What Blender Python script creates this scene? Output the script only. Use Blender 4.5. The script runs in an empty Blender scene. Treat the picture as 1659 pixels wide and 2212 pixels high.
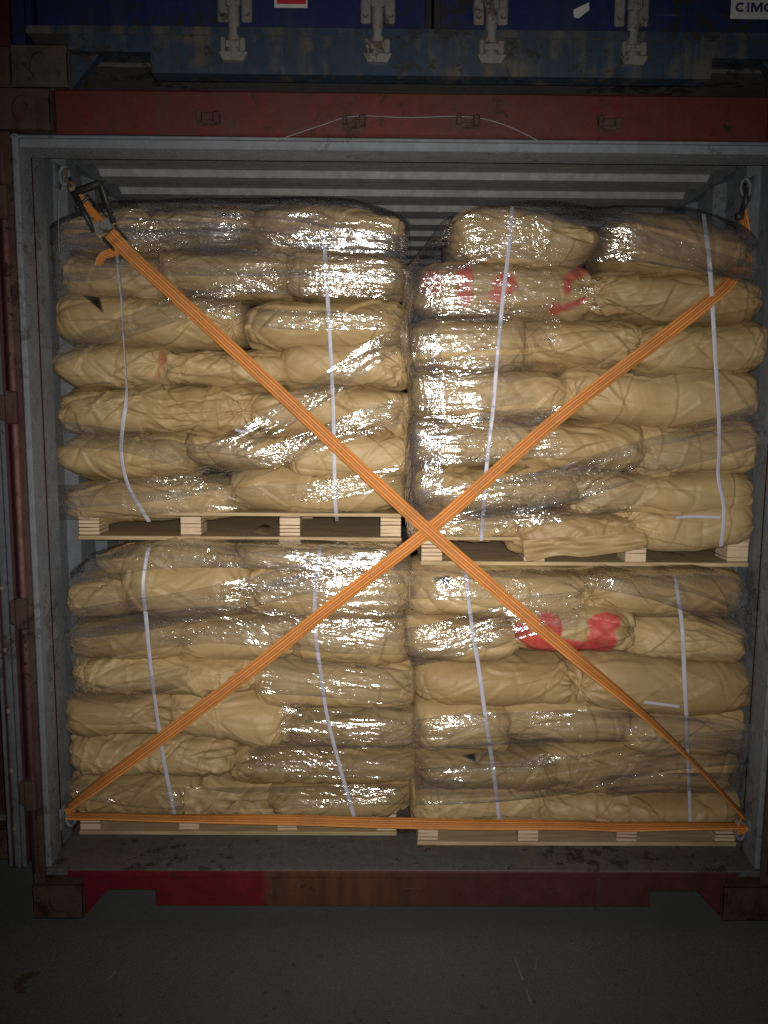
import bpy, math, random
import numpy as np
from mathutils import Vector, Matrix

# ------------------------------------------------------------------ camera, world, light
SC = bpy.context.scene
COL = SC.collection
R = math.radians
CAMP = (-0.0934, -2.4503, 1.6606)
PIT, ROLL, YAW, FPX = .1229, .0075, .0074, 1721.66     # focal length in units of a 1659x2212 picture

def basis():
    c, s = math.cos(PIT), math.sin(PIT)
    cy, sy = math.cos(YAW), math.sin(YAW)
    cr, sr = math.cos(ROLL), math.sin(ROLL)
    R0 = Vector((cy, -sy, 0)); F0 = Vector((c*sy, c*cy, -s)); U0 = Vector((s*sy, s*cy, c))
    return cr*R0 + sr*U0, -sr*R0 + cr*U0, F0
CR, CU, CF = basis()
cam_d = bpy.data.cameras.new('camera')
cam = bpy.data.objects.new('camera', cam_d); COL.objects.link(cam)
cam.matrix_world = Matrix(((CR.x, CU.x, -CF.x, CAMP[0]), (CR.y, CU.y, -CF.y, CAMP[1]), (CR.z, CU.z, -CF.z, CAMP[2]), (0, 0, 0, 1)))
cam_d.sensor_fit = 'VERTICAL'; cam_d.sensor_height = 24; cam_d.lens = 24*FPX/2212
cam_d.clip_start = .02; cam_d.clip_end = 500
SC.camera = cam

W = bpy.data.worlds.new('World'); SC.world = W; W.use_nodes = True
wn = W.node_tree.nodes; wn.clear()
sky = wn.new('ShaderNodeTexSky'); sky.sky_type = 'NISHITA'; sky.sun_disc = False
sky.sun_elevation = R(-4); sky.sun_rotation = R(140)
bg = wn.new('ShaderNodeBackground'); bg.inputs[1].default_value = .06
wo = wn.new('ShaderNodeOutputWorld')
W.node_tree.links.new(sky.outputs[0], bg.inputs[0]); W.node_tree.links.new(bg.outputs[0], wo.inputs[0])

# the camera's own flash, the only lamp that lights the photograph
fl_d = bpy.data.lights.new('flash', 'SPOT'); fl_d.energy = 405; fl_d.spot_size = R(150); fl_d.spot_blend = 1.0
fl_d.shadow_soft_size = .008; fl_d.color = (1.0, .95, .87)
fl_d.use_nodes = True                                     # beam profile of a small phone lamp: cos^8 about its axis
_n = fl_d.node_tree.nodes; _l = fl_d.node_tree.links; _e = _n['Emission']
_tc = _n.new('ShaderNodeTexCoord'); _sp = _n.new('ShaderNodeSeparateXYZ'); _l.new(_tc.outputs['Normal'], _sp.inputs[0])
_ab = _n.new('ShaderNodeMath'); _ab.operation = 'ABSOLUTE'; _l.new(_sp.outputs[2], _ab.inputs[0])
_pw = _n.new('ShaderNodeMath'); _pw.operation = 'POWER'; _pw.inputs[1].default_value = 8.5; _l.new(_ab.outputs[0], _pw.inputs[0]); _l.new(_pw.outputs[0], _e.inputs['Strength'])
fl = bpy.data.objects.new('flash', fl_d); COL.objects.link(fl)
fl.matrix_world = cam.matrix_world @ Matrix.Translation((.026, .022, .0))
SC.view_settings.view_transform = 'Standard'; SC.view_settings.look = 'None'
SC.view_settings.gamma = 1; SC.view_settings.exposure = 0
SC.cycles.use_denoising = False; SC.cycles.max_bounces = 5; SC.cycles.transparent_max_bounces = 16

# ------------------------------------------------------------------ helpers
def ray(px, py):
    u, v = px-829.5, py-1106
    return CR*(u/FPX) - CU*(v/FPX) + CF
def atY(px, py, Y):
    d = ray(px, py); return Vector(CAMP) + d*((Y-CAMP[1])/d.y)
def atZ(px, py, Z):
    d = ray(px, py); return Vector(CAMP) + d*((Z-CAMP[2])/d.z)

def props(o, label=None, cat=None, group=None, kind=None):
    if label: o['label'] = label
    if cat: o['category'] = cat
    if group: o['group'] = group
    if kind: o['kind'] = kind
    return o
def empty(name, loc, label, cat, group=None):
    o = bpy.data.objects.new(name, None); COL.objects.link(o); o.location = loc
    o.empty_display_size = .1
    return props(o, label, cat, group)
def link(name, me, mats, parent=None, smooth=False):
    for m in (mats if isinstance(mats, (list, tuple)) else [mats]): me.materials.append(m)
    if smooth: me.polygons.foreach_set('use_smooth', [True]*len(me.polygons))
    o = bpy.data.objects.new(name, me); COL.objects.link(o)
    if parent is not None:
        o.parent = parent
        o.matrix_parent_inverse = Matrix.Translation(-Vector(parent.location))
    return o
class MB:
    """collects simple solids in world space; build() links them as one mesh object"""
    def __init__(s): s.v = []; s.f = []; s.m = []
    def add(s, v, f, mi=0):
        b = len(s.v); s.v += [tuple(x) for x in v]; s.f += [tuple(i+b for i in q) for q in f]; s.m += [mi]*len(f); return s
    def box(s, x0, x1, y0, y1, z0, z1, bev=0.0, mi=0):
        x0, x1 = min(x0, x1), max(x0, x1)
        b = min(bev, (x1-x0)/2.1, (y1-y0)/2.1, (z1-z0)/2.1)
        if b <= 0:
            v = [(x, y, z) for x in (x0, x1) for y in (y0, y1) for z in (z0, z1)]
            f = [(0, 1, 3, 2), (4, 6, 7, 5), (0, 4, 5, 1), (2, 3, 7, 6), (0, 2, 6, 4), (1, 5, 7, 3)]
            return s.add(v, f, mi)
        v = []; idx = {}
        for i, x in enumerate((x0, x1)):
            for j, y in enumerate((y0, y1)):
                for k, z in enumerate((z0, z1)):
                    sx, sy, sz = (1-2*i)*b, (1-2*j)*b, (1-2*k)*b
                    for a, p in enumerate(((x, y+sy, z+sz), (x+sx, y, z+sz), (x+sx, y+sy, z))):
                        idx[i, j, k, a] = len(v); v.append(p)
        f = []
        I = lambda i, j, k, a: idx[i, j, k, a]
        for i in (0, 1):
            q = [I(i, 0, 0, 0), I(i, 1, 0, 0), I(i, 1, 1, 0), I(i, 0, 1, 0)]; f.append(q if i else q[::-1])
            q = [I(0, i, 0, 1), I(1, i, 0, 1), I(1, i, 1, 1), I(0, i, 1, 1)]; f.append(q[::-1] if i else q)
            q = [I(0, 0, i, 2), I(1, 0, i, 2), I(1, 1, i, 2), I(0, 1, i, 2)]; f.append(q if i else q[::-1])
        for p in (0, 1):
            for q in (0, 1):
                f.append([I(0, p, q, 1), I(1, p, q, 1), I(1, p, q, 2), I(0, p, q, 2)])
                f.append([I(p, 0, q, 0), I(p, 1, q, 0), I(p, 1, q, 2), I(p, 0, q, 2)])
                f.append([I(p, q, 0, 0), I(p, q, 1, 0), I(p, q, 1, 1), I(p, q, 0, 1)])
        for i in (0, 1):
            for j in (0, 1):
                for k in (0, 1): f.append([I(i, j, k, 0), I(i, j, k, 1), I(i, j, k, 2)])
        return s.add(v, f, mi)
    def prism(s, poly, axis, a0, a1, mi=0):
        """poly: list of 2-d points; axis 0 x, 1 y, 2 z is the extrusion"""
        def P(p, t):
            return {0: (t, p[0], p[1]), 1: (p[0], t, p[1]), 2: (p[0], p[1], t)}[axis]
        n = len(poly)
        v = [P(p, a0) for p in poly] + [P(p, a1) for p in poly]
        f = [tuple(range(n))[::-1], tuple(range(n, 2*n))] + [(i, (i+1) % n, n+(i+1) % n, n+i) for i in range(n)]
        return s.add(v, f, mi)
    def tube(s, pts, r, n=10, mi=0, cap=True, rr=None):
        pts = [Vector(p) for p in pts]
        v = []; f = []
        up = Vector((.13, .31, .94))
        for i, p in enumerate(pts):
            t = (pts[min(i+1, len(pts)-1)]-pts[max(i-1, 0)]).normalized()
            a = t.cross(up)
            if a.length < .05: a = t.cross(Vector((1, 0, 0)))
            a.normalize(); b = t.cross(a)
            ri = rr[i] if rr else r
            v += [p+(a*math.cos(2*math.pi*k/n)+b*math.sin(2*math.pi*k/n))*ri for k in range(n)]
        for i in range(len(pts)-1):
            f += [(i*n+k, i*n+(k+1) % n, (i+1)*n+(k+1) % n, (i+1)*n+k) for k in range(n)]
        if cap: f += [tuple(range(n))[::-1], tuple(range((len(pts)-1)*n, len(pts)*n))]
        return s.add(v, f, mi)
    def obox(s, c, ax, ay, az, hx, hy, hz, mi=0):
        c = Vector(c)
        v = [c+ax*(i*hx)+ay*(j*hy)+az*(k*hz) for i in (-1, 1) for j in (-1, 1) for k in (-1, 1)]
        f = [(0, 1, 3, 2), (4, 6, 7, 5), (0, 4, 5, 1), (2, 3, 7, 6), (0, 2, 6, 4), (1, 5, 7, 3)]
        return s.add(v, f, mi)
    def build(s, name, mats, parent=None, smooth=False, fix=True):
        me = bpy.data.meshes.new(name); me.from_pydata(s.v, [], s.f); me.update()
        if any(s.m): me.polygons.foreach_set('material_index', s.m)
        if fix:
            import bmesh
            bm = bmesh.new(); bm.from_mesh(me); bmesh.ops.recalc_face_normals(bm, faces=bm.faces); bm.to_mesh(me); bm.free()
        return link(name, me, mats, parent, smooth)

def grid_mesh(name, P, mats, parent=None, uv=None, wrap=False, smooth=True, attr=None):
    """P: (n, m, 3) array in world space"""
    n, m = P.shape[:2]
    idx = np.arange(n*m).reshape(n, m)
    if wrap: j2 = np.roll(idx, -1, axis=1)
    else: j2 = idx[:, 1:]; 
    a = idx if wrap else idx[:, :-1]
    q = np.stack([a[:-1], a[1:], j2[1:], j2[:-1]], axis=-1).reshape(-1, 4)
    me = bpy.data.meshes.new(name)
    off = np.array(parent.location, dtype=np.float32)*0 if parent else 0
    V = (P.reshape(-1, 3)).astype(np.float32)
    me.vertices.add(len(V)); me.vertices.foreach_set('co', V.ravel())
    me.loops.add(q.size); me.loops.foreach_set('vertex_index', q.ravel().astype(np.int32))
    me.polygons.add(len(q)); me.polygons.foreach_set('loop_start', np.arange(0, q.size, 4, dtype=np.int32))
    me.update(calc_edges=True)
    if uv is not None:
        l = me.uv_layers.new(name='UVMap'); l.data.foreach_set('uv', uv.reshape(-1, 2)[q.ravel()].astype(np.float32).ravel())
    if attr:
        for k, a_ in attr.items():
            at = me.attributes.new(k, 'FLOAT', 'POINT'); at.data.foreach_set('value', a_.ravel().astype(np.float32))
    return link(name, me, mats, parent, smooth)

class VNoise:
    def __init__(s, seed): s.t = np.random.RandomState(seed).rand(256, 256)*2-1
    def __call__(s, x, y):
        xi = np.floor(x).astype(int); yi = np.floor(y).astype(int)
        fx = x-xi; fy = y-yi
        fx = fx*fx*fx*(fx*(fx*6-15)+10); fy = fy*fy*fy*(fy*(fy*6-15)+10)
        g = lambda a, b: s.t[a & 255, b & 255]
        return (g(xi, yi)*(1-fx)+g(xi+1, yi)*fx)*(1-fy)+(g(xi, yi+1)*(1-fx)+g(xi+1, yi+1)*fx)*fy

# ------------------------------------------------------------------ materials
class NT:
    def __init__(s, name):
        s.m = bpy.data.materials.new(name); s.m.use_nodes = True
        s.t = s.m.node_tree; s.n = s.t.nodes; s.n.clear()
        s.out = s.n.new('ShaderNodeOutputMaterial')
    def new(s, typ, **kw):
        n = s.n.new('ShaderNode'+typ)
        for k, v in kw.items(): setattr(n, k, v)
        return n
    def l(s, a, b): s.t.links.new(a, b)
    def co(s, kind='Object', scale=(1, 1, 1), rot=(0, 0, 0)):
        c = s.new('TexCoord'); mp = s.new('Mapping'); mp.inputs['Scale'].default_value = scale; mp.inputs['Rotation'].default_value = rot
        s.l(c.outputs[kind], mp.inputs[0]); return mp.outputs[0]
    def noise(s, vec, scale, detail=4, rough=.55, dist=0):
        n = s.new('TexNoise'); n.inputs['Scale'].default_value = scale; n.inputs['Detail'].default_value = detail
        n.inputs['Roughness'].default_value = rough; n.inputs['Distortion'].default_value = dist
        s.l(vec, n.inputs['Vector']); return n.outputs['Fac']
    def ramp(s, fac, stops):
        r = s.new('ValToRGB'); e = r.color_ramp.elements
        while len(e) < len(stops): e.new(.5)
        for x, (p, c) in zip(e, stops):
            x.position = p; x.color = (c, c, c, 1) if isinstance(c, (int, float)) else (*c, 1)
        s.l(fac, r.inputs[0]); return r.outputs[0]
    def mix(s, fac, a, b, blend='MIX'):
        m = s.new('Mix', data_type='RGBA', blend_type=blend)
        for i, x in ((0, fac), (6, a), (7, b)):
            if isinstance(x, (int, float)): m.inputs[i].default_value = x
            elif isinstance(x, tuple): m.inputs[i].default_value = (*x, 1)
            else: s.l(x, m.inputs[i])
        return m.outputs[2]
    def math(s, op, a, b=0.0, clamp=False):
        m = s.new('Math', operation=op, use_clamp=clamp)
        for i, x in ((0, a), (1, b)):
            if isinstance(x, (int, float)): m.inputs[i].default_value = x
            else: s.l(x, m.inputs[i])
        return m.outputs[0]
    def bsdf(s, color, rough=.6, metal=0, bump=None, bdist=.002, bstr=1, spec=.5):
        b = s.new('BsdfPrincipled')
        for k, x in (('Base Color', color), ('Roughness', rough), ('Metallic', metal), ('Specular IOR Level', spec)):
            if isinstance(x, (int, float)): b.inputs[k].default_value = x
            elif isinstance(x, tuple): b.inputs[k].default_value = (*x, 1)
            else: s.l(x, b.inputs[k])
        if bump is not None:
            bn = s.new('Bump'); bn.inputs['Distance'].default_value = bdist; bn.inputs['Strength'].default_value = bstr
            s.l(bump, bn.inputs['Height']); s.l(bn.outputs[0], b.inputs['Normal'])
        s.l(b.outputs[0], s.out.inputs[0]); return b

def painted(name, base, rust=(.09, .035, .02), amount=.45, rough=.55, scale=6, grime=(.04, .035, .03), streak=True, dents=True, bd=.006, wear=.85):
    t = NT(name)
    v = t.co('Object')
    n1 = t.noise(v, scale, 8, .65)
    vs = t.co('Object', (9, 9, .9)) if streak else v
    n2 = t.noise(vs, 2.2, 6, .6)
    f = t.math('ADD', t.math('MULTIPLY', n1, .6), t.math('MULTIPLY', n2, .4))
    rustf = t.ramp(f, [(1-amount-.06, 0.0), (1-amount+.05, 1.0)])
    n3 = t.noise(v, scale*5, 6, .7)
    shade = t.ramp(n3, [(.3, .72), (.7, 1.12)])
    c = t.mix(1.0, base, shade, 'MULTIPLY')
    g = t.ramp(t.noise(vs, 1.1, 7, .7), [(.45, 0.0), (.75, .75)])
    c = t.mix(g, c, grime)
    rc = t.mix(n3, rust, tuple(x*2.2 for x in rust))
    c = t.mix(rustf, c, rc)
    # chipped paint: sharp-edged bare rust, and pale knocks and scrapes
    nc = t.noise(v, 19, 9, .72, .4)
    big = t.noise(v, 3.1, 3, .5)
    chip = t.ramp(t.math('ADD', nc, t.math('MULTIPLY', t.math('SUBTRACT', big, .5), .5)), [(.60, 0.0), (.625, 1.0)])
    c = t.mix(t.math('MULTIPLY', chip, wear), c, tuple(x*.45 for x in rust)) if wear else c
    if wear:
        sc = t.noise(t.co('Object', (4, 4, 60), (0, R(11), 0)), 1.6, 5, .7)
        pale = t.math('MULTIPLY', t.ramp(sc, [(.66, 0.0), (.69, 1.0)]), t.ramp(big, [(.48, 0.0), (.6, .55)]))
        c = t.mix(t.math('MULTIPLY', pale, wear), c, tuple(min(.5, x*.6+.10) for x in base))
    h = t.math('ADD', t.math('MULTIPLY', n3, .3), t.math('MULTIPLY', t.noise(v, 2.5, 3), 3.0 if dents else .5))
    t.bsdf(c, t.ramp(rustf, [(0, rough), (1, .9)]), 0, h, bd, .5, .35)
    return t.m

M = {}
M['red'] = painted('red container paint', (.10, .020, .016), (.07, .035, .022), amount=.30, rough=.5)
M['red_rust'] = painted('rusty red steel', (.055, .02, .016), (.042, .026, .018), amount=.52, rough=.7, scale=9)
M['grey'] = painted('grey interior paint', (.175, .192, .22), (.11, .085, .065), amount=.22, rough=.6, grime=(.16, .168, .18), scale=5, bd=.0012, wear=.5)
M['blue'] = painted('blue door paint', (.010, .017, .085), (.05, .04, .035), amount=.18, rough=.55, grime=(.03, .035, .06))
M['blue_worn'] = painted('worn blue steel', (.020, .041, .078), (.06, .052, .042), amount=.44, rough=.7, grime=(.06, .058, .05), scale=7)
M['rustgrey'] = painted('rusted grey casting', (.055, .05, .044), (.05, .04, .03), amount=.5, rough=.8, scale=12)
M['maroon'] = painted('dark maroon paint', (.06, .009, .012), amount=.25)
M['galv'] = painted('dirty galvanised steel', (.20, .195, .185), (.13, .09, .06), amount=.40, rough=.55, scale=14, grime=(.15, .14, .12), dents=False)
M['roofgrey'] = painted('pale roof paint', (.36, .37, .375), (.12, .10, .08), amount=.16, rough=.6, grime=(.22, .22, .22), scale=5, bd=.0015, wear=0)
M['wornedge'] = painted('worn pinkish hinge edge', (.17, .085, .075), (.06, .03, .022), amount=.45, rough=.6, scale=12, dents=False)
M['gasket'] = painted('dark rubber gasket', (.10, .108, .125), (.10, .09, .09), amount=.3, rough=.6, dents=False)
M['rubber'] = painted('black rubber seal', (.02, .02, .022), (.06, .05, .045), amount=.3, rough=.7, dents=False)
M['floorwood'] = painted('dirty threshold plate', (.10, .098, .095), (.07, .055, .045), amount=.42, rough=.75, scale=8, grime=(.06, .06, .06), streak=False)
M['blacksteel'] = painted('black ratchet steel', (.03, .03, .03), (.10, .09, .07), amount=.32, rough=.35, scale=30, dents=False)
M['brass'] = painted('tarnished zinc', (.26, .20, .11), (.08, .06, .04), amount=.35, rough=.3, scale=40, dents=False)

def sill_mat():
    t = NT('patched sill paint')
    c = t.new('TexCoord'); sp = t.new('SeparateXYZ'); t.l(c.outputs['Object'], sp.inputs[0])
    x = sp.outputs[0]
    v = t.co('Object'); n = t.noise(v, 16, 7, .65)
    xs = t.math('ADD', x, t.math('MULTIPLY', t.math('SUBTRACT', n, .5), .05))
    vs = t.co('Object', (10, 10, .8)); ns = t.noise(vs, 2.0, 6, .65)
    rust = t.mix(t.ramp(ns, [(.35, 0.0), (.65, 1.0)]), (.045, .023, .015), (.10, .04, .018))
    maro = t.mix(t.ramp(n, [(.35, 0.0), (.7, 1.0)]), (.045, .016, .014), (.085, .024, .022))
    red = t.mix(t.ramp(n, [(.3, 0.0), (.75, 1.0)]), (.085, .004, .009), (.145, .006, .014))
    f1 = t.ramp(t.math('ADD', t.math('MULTIPLY', xs, 40), 18.6), [(0, 0.0), (1, 1.0)])       # x = -0.44
    f2 = t.ramp(t.math('ADD', t.math('ADD', t.math('MULTIPLY', x, 3), .2), t.math('MULTIPLY', t.math('SUBTRACT', ns, .5), 1.6)), [(.2, 0.0), (.8, 1.0)])
    col = t.mix(f1, red, t.mix(f2, rust, maro))
    nc = t.noise(v, 17, 9, .74, .5)
    col = t.mix(t.ramp(nc, [(.60, 0.0), (.63, .8)]), col, (.028, .017, .014))
    sc = t.noise(t.co('Object', (3, 3, 70), (0, R(6), 0)), 1.7, 5, .7)
    col = t.mix(t.ramp(sc, [(.67, 0.0), (.70, .45)]), col, (.17, .13, .12))
    t.bsdf(col, .7, 0, t.math('ADD', n, t.math('MULTIPLY', t.noise(v, 3, 3), 3)), .006, .5, .3)
    return t.m
M['sill'] = sill_mat()

def concrete():
    t = NT('dusty concrete')
    v = t.co('Object')
    a = t.noise(v, 1.3, 8, .6); b = t.noise(v, 40, 6, .7); g = t.noise(v, 320, 2, .6)
    c = t.mix(t.ramp(a, [(.3, 0.0), (.7, 1.0)]), (.074, .078, .084), (.108, .112, .12))
    c = t.mix(t.ramp(b, [(.35, 0.0), (.75, .55)]), c, (.062, .062, .064))
    c = t.mix(t.ramp(g, [(.3, .0), (.8, .4)]), c, (.15, .15, .15))
    # pale scrape marks, dark pits, a rusty spill
    vm = t.co('Object', (3.2, .22, 1), (0, 0, R(-14)))
    sc = t.ramp(t.noise(vm, 6, 3, .5), [(.74, 0.0), (.80, .5)])
    c = t.mix(sc, c, (.22, .215, .21))
    vo = t.new('TexVoronoi'); vo.inputs['Scale'].default_value = 7; t.l(v, vo.inputs['Vector'])
    c = t.mix(t.ramp(vo.outputs['Distance'], [(.015, .9), (.05, 0.0)]), c, (.05, .045, .04))
    t.bsdf(c, .85, 0, t.math('ADD', t.math('MULTIPLY', b, .6), g), .003, .6, .25)
    return t.m
M['concrete'] = concrete()

def kraft():
    t = NT('kraft paper')
    oi = t.new('ObjectInfo'); v = t.co('Object')
    of = t.new('VectorMath', operation='ADD'); sc_ = t.new('VectorMath', operation='SCALE'); sc_.inputs['Scale'].default_value = 37
    cb = t.new('CombineXYZ'); [t.l(oi.outputs['Random'], cb.inputs[i]) for i in range(3)]
    t.l(cb.outputs[0], sc_.inputs[0]); t.l(v, of.inputs[0]); t.l(sc_.outputs[0], of.inputs[1]); v = of.outputs[0]
    a = t.noise(v, 7, 5, .6); g = t.noise(v, 260, 3, .6)
    mp = t.new('Mapping'); mp.inputs['Scale'].default_value = (1, 1, 9); t.l(v, mp.inputs[0])
    st = t.noise(mp.outputs[0], 16, 5, .65)
    c = t.mix(t.ramp(a, [(.3, 0.0), (.72, 1.0)]), (.315, .224, .108), (.395, .288, .146))
    c = t.mix(t.ramp(st, [(.35, 0.0), (.75, .45)]), c, (.30, .20, .085))
    c = t.mix(t.ramp(oi.outputs['Random'], [(0, .5), (.4, 0.0)]), c, (.24, .158, .07)); c = t.mix(t.ramp(oi.outputs['Random'], [(.5, 0.0), (1, .6)]), c, (.46, .335, .175))
    c = t.mix(t.ramp(g, [(.3, 0.0), (.8, .22)]), c, (.48, .355, .185))
    def ink(name, col, hi, lo=.0):
        at = t.new('Attribute'); at.attribute_name = name
        return t.math('MULTIPLY', at.outputs['Fac'], t.ramp(t.noise(v, 30, 4, .7), [(.3, lo+.68 if lo == 0 else 1), (.62, hi)]))
    c = t.mix(ink('ink_red', None, .9), c, (.46, .028, .042))
    c = t.mix(ink('ink_black', None, .99, .5), c, (.012, .011, .012))
    h = t.math('ADD', t.math('MULTIPLY', t.noise(v, 18, 3, .5, .8), 1.0), t.math('MULTIPLY', st, .9))
    t.bsdf(c, .5, 0, h, .0020, .6, .35)
    return t.m
M['kraft'] = kraft()

def plywood():
    t = NT('pallet plywood')
    v = t.co('Object'); 
    mp = t.new('Mapping'); mp.inputs['Scale'].default_value = (3, 3, 95); t.l(v, mp.inputs[0])
    sz = t.new('SeparateXYZ'); t.l(v, sz.inputs[0]); ly = t.math('ADD', t.math('MULTIPLY', t.math('SINE', t.math('ADD', t.math('MULTIPLY', sz.outputs[2], 480), t.math('MULTIPLY', t.noise(v, 6, 2), 5))), .28), t.math('MULTIPLY', t.noise(mp.outputs[0], 1.0, 2, .5), 1.1))
    n = t.noise(v, 30, 6, .7)
    c = t.mix(t.ramp(ly, [(.28, 0.0), (.42, 1.0)]), (.11, .07, .045), (.56, .44, .31))
    c = t.mix(t.ramp(n, [(.4, 0.0), (.75, .5)]), c, (.42, .29, .16))
    t.bsdf(c, .75, 0, t.math('ADD', ly, n), .0015, .6, .2)
    return t.m
M['ply'] = plywood()
def sheetwood():
    t = NT('pallet sheet')
    v = t.co('Object', (1, 8, 8)); n = t.noise(v, 6, 6, .65)
    c = t.mix(t.ramp(n, [(.3, 0.0), (.75, 1.0)]), (.28, .20, .105), (.50, .39, .24))
    t.bsdf(c, .75, 0, n, .001, .5, .2); return t.m
M['sheet'] = sheetwood()

def webbing():
    t = NT('orange webbing')
    c = t.new('UVMap'); sp = t.new('SeparateXYZ'); t.l(c.outputs[0], sp.inputs[0])
    u, w = sp.outputs[0], sp.outputs[1]              # u along in metres, w 0..1 across
    st = None
    d = t.math('ABSOLUTE', t.math('SUBTRACT', w, .5))
    line = lambda p, wd: t.ramp(t.math('ABSOLUTE', t.math('SUBTRACT', d, p)), [(0, 1.0), (wd, 0.0)])
    f = t.math('MAXIMUM', line(.08, .075), t.math('MULTIPLY', line(.29, .075), .9), True)
    n = t.new('TexNoise'); n.inputs['Scale'].default_value = 14; t.l(t.co('Object'), n.inputs['Vector'])
    wv = t.math('SINE', t.math('MULTIPLY', t.math('ADD', u, t.math('MULTIPLY', d, .02)), 1500))
    base = t.mix(n.outputs['Fac'], (.56, .205, .045), (.67, .28, .07))
    col = t.mix(t.math('MULTIPLY', f, .9), base, (.20, .04, .008))
    col = t.mix(t.ramp(wv, [(0, 0.0), (1, .16)]), col, (.80, .33, .07))
    n2 = t.noise(t.co('Object'), 7, 6, .7); col = t.mix(t.ramp(n2, [(.45, 0.0), (.72, .55)]), col, (.19, .085, .03))
    h = t.math('ADD', t.math('MULTIPLY', wv, .3), t.math('MULTIPLY', t.math('SUBTRACT', 1.0, f), 1.0))
    t.bsdf(col, .55, 0, h, .0012, .7, .35); return t.m
M['web'] = webbing()

def band_mat():
    t = NT('white plastic band')
    v = t.co('Object'); n = t.noise(v, 60, 4, .6)
    c = t.mix(n, (.37, .36, .43), (.49, .48, .54))
    t.bsdf(c, .4, 0, t.noise(v, 200, 2), .0006, .5, .4); return t.m
M['band'] = band_mat()

def film():
    t = NT('stretch film')
    uvn = t.new('UVMap')
    def nz(su, sv, det, rough=.5, dist=0):
        mp = t.new('Mapping'); mp.inputs['Scale'].default_value = (su, sv, 1); t.l(uvn.outputs[0], mp.inputs[0])
        return t.noise(mp.outputs[0], 1.0, det, rough, dist)
    big = nz(5, 10, 2)                                   # where the film is crumpled and where it is taut
    amt = t.ramp(big, [(.36, .25), (.66, 1.0)])
    h1 = nz(38, 84, 2, .5, .6); h2 = nz(105, 150, 1, .5, .4); h3 = nz(12, 45, 3)
    h = t.math('ADD', t.math('MULTIPLY', h1, 1.0), t.math('MULTIPLY', h2, .4))
    h = t.math('ADD', t.math('MULTIPLY', h, amt), t.math('MULTIPLY', h3, 1.6))
    bn = t.new('Bump'); bn.inputs['Distance'].default_value = .0046; bn.inputs['Strength'].default_value = 1.0; t.l(h, bn.inputs['Height'])
    at = t.new('Attribute'); at.attribute_name = 'plies'   # how many layers lie on each other here
    stk = t.ramp(nz(2.5, 55, 4, .65), [(.36, .25), (.62, 1.25)])
    pl = t.math('MULTIPLY', at.outputs['Fac'], stk, True)
    fr = t.new('Fresnel'); fr.inputs[0].default_value = 1.5; frc = t.math('MINIMUM', fr.outputs[0], .14)
    gl = t.new('BsdfGlossy'); gl.inputs['Roughness'].default_value = .12; gl.inputs['Color'].default_value = (1, .98, .96, 1); t.l(bn.outputs[0], gl.inputs['Normal'])
    tr = t.new('BsdfTransparent')
    t.l(t.ramp(pl, [(0, .99), (.45, .955), (.78, .87), (1, .60)]), tr.inputs['Color'])
    df = t.new('BsdfDiffuse'); df.inputs['Color'].default_value = (.42, .375, .47, 1); t.l(bn.outputs[0], df.inputs['Normal'])
    m1 = t.new('MixShader'); t.l(t.ramp(pl, [(0, 0.0), (.5, .035), (1, .14)]), m1.inputs[0]); t.l(tr.outputs[0], m1.inputs[1]); t.l(df.outputs[0], m1.inputs[2])
    m2 = t.new('MixShader'); t.l(t.math('MULTIPLY', t.math('MULTIPLY', frc, 4.9), t.ramp(pl, [(0, 0.0), (.12, .5), (1, 1.0)]), True), m2.inputs[0]); t.l(m1.outputs[0], m2.inputs[1]); t.l(gl.outputs[0], m2.inputs[2])
    g2 = t.new('BsdfGlossy'); g2.inputs['Roughness'].default_value = .36; t.l(bn.outputs[0], g2.inputs['Normal'])   # broad gloss lobe standing in for the soft lens glow round the glints
    m3 = t.new('MixShader'); t.l(t.math('MULTIPLY', t.math('MULTIPLY', frc, 1.2), t.ramp(pl, [(0, 0.0), (.12, .5), (1, 1.0)]), True), m3.inputs[0]); t.l(m2.outputs[0], m3.inputs[1]); t.l(g2.outputs[0], m3.inputs[2])
    t.l(m3.outputs[0], t.out.inputs[0]); return t.m
M['film'] = film()
def plain(name, col, rough=.5):
    t = NT(name); n = t.noise(t.co('Object'), 40, 5, .6)
    t.bsdf(t.mix(t.ramp(n, [(.3, 0.0), (.75, .35)]), col, tuple(x*.5+.03 for x in col)), rough); return t.m
M['white'] = plain('white sticker', (.55, .55, .56)); M['redlabel'] = plain('red sticker', (.50, .02, .03)); M['navy'] = plain('navy print', (.02, .025, .12))
M['thread'] = plain('pale thread', (.24, .23, .23))

# ------------------------------------------------------------------ ground
g = MB().box(-60, 60, -60, 60, -.3, 0).build('ground', M['concrete'])
props(g, 'dusty grey concrete yard floor under the containers', kind='structure')

def scuff(name, pts, wid, mat):
    mb = MB(); rs = random.Random(len(pts)+int(pts[0][0]))
    L_, R_ = [], []
    for i in range(len(pts)-1):
        for k in range(8):
            f = k/8; x = pts[i][0]*(1-f)+pts[i+1][0]*f; y = pts[i][1]*(1-f)+pts[i+1][1]*f
            w = wid*rs.uniform(.25, 1)
            a_, b_ = atZ(x-w, y, .0015), atZ(x+w, y, .0015); L_.append(tuple(a_)); R_.append(tuple(b_))
    n = len(L_)
    mb.add(L_+R_, [(i, i+1, n+i+1, n+i) for i in range(n-1)])
    o = mb.build(name, mat, g)
M['scuff'] = plain('pale scrape', (.15, .148, .145), .9); M['stain'] = plain('brown spill', (.05, .033, .02), .9)
scuff('scuff_mark', [(1112, 2068), (1122, 2098), (1131, 2120)], 3.2, M['scuff']); scuff('scuff_mark', [(1136, 2136), (1143, 2155), (1150, 2175)], 3.2, M['scuff'])
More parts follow.
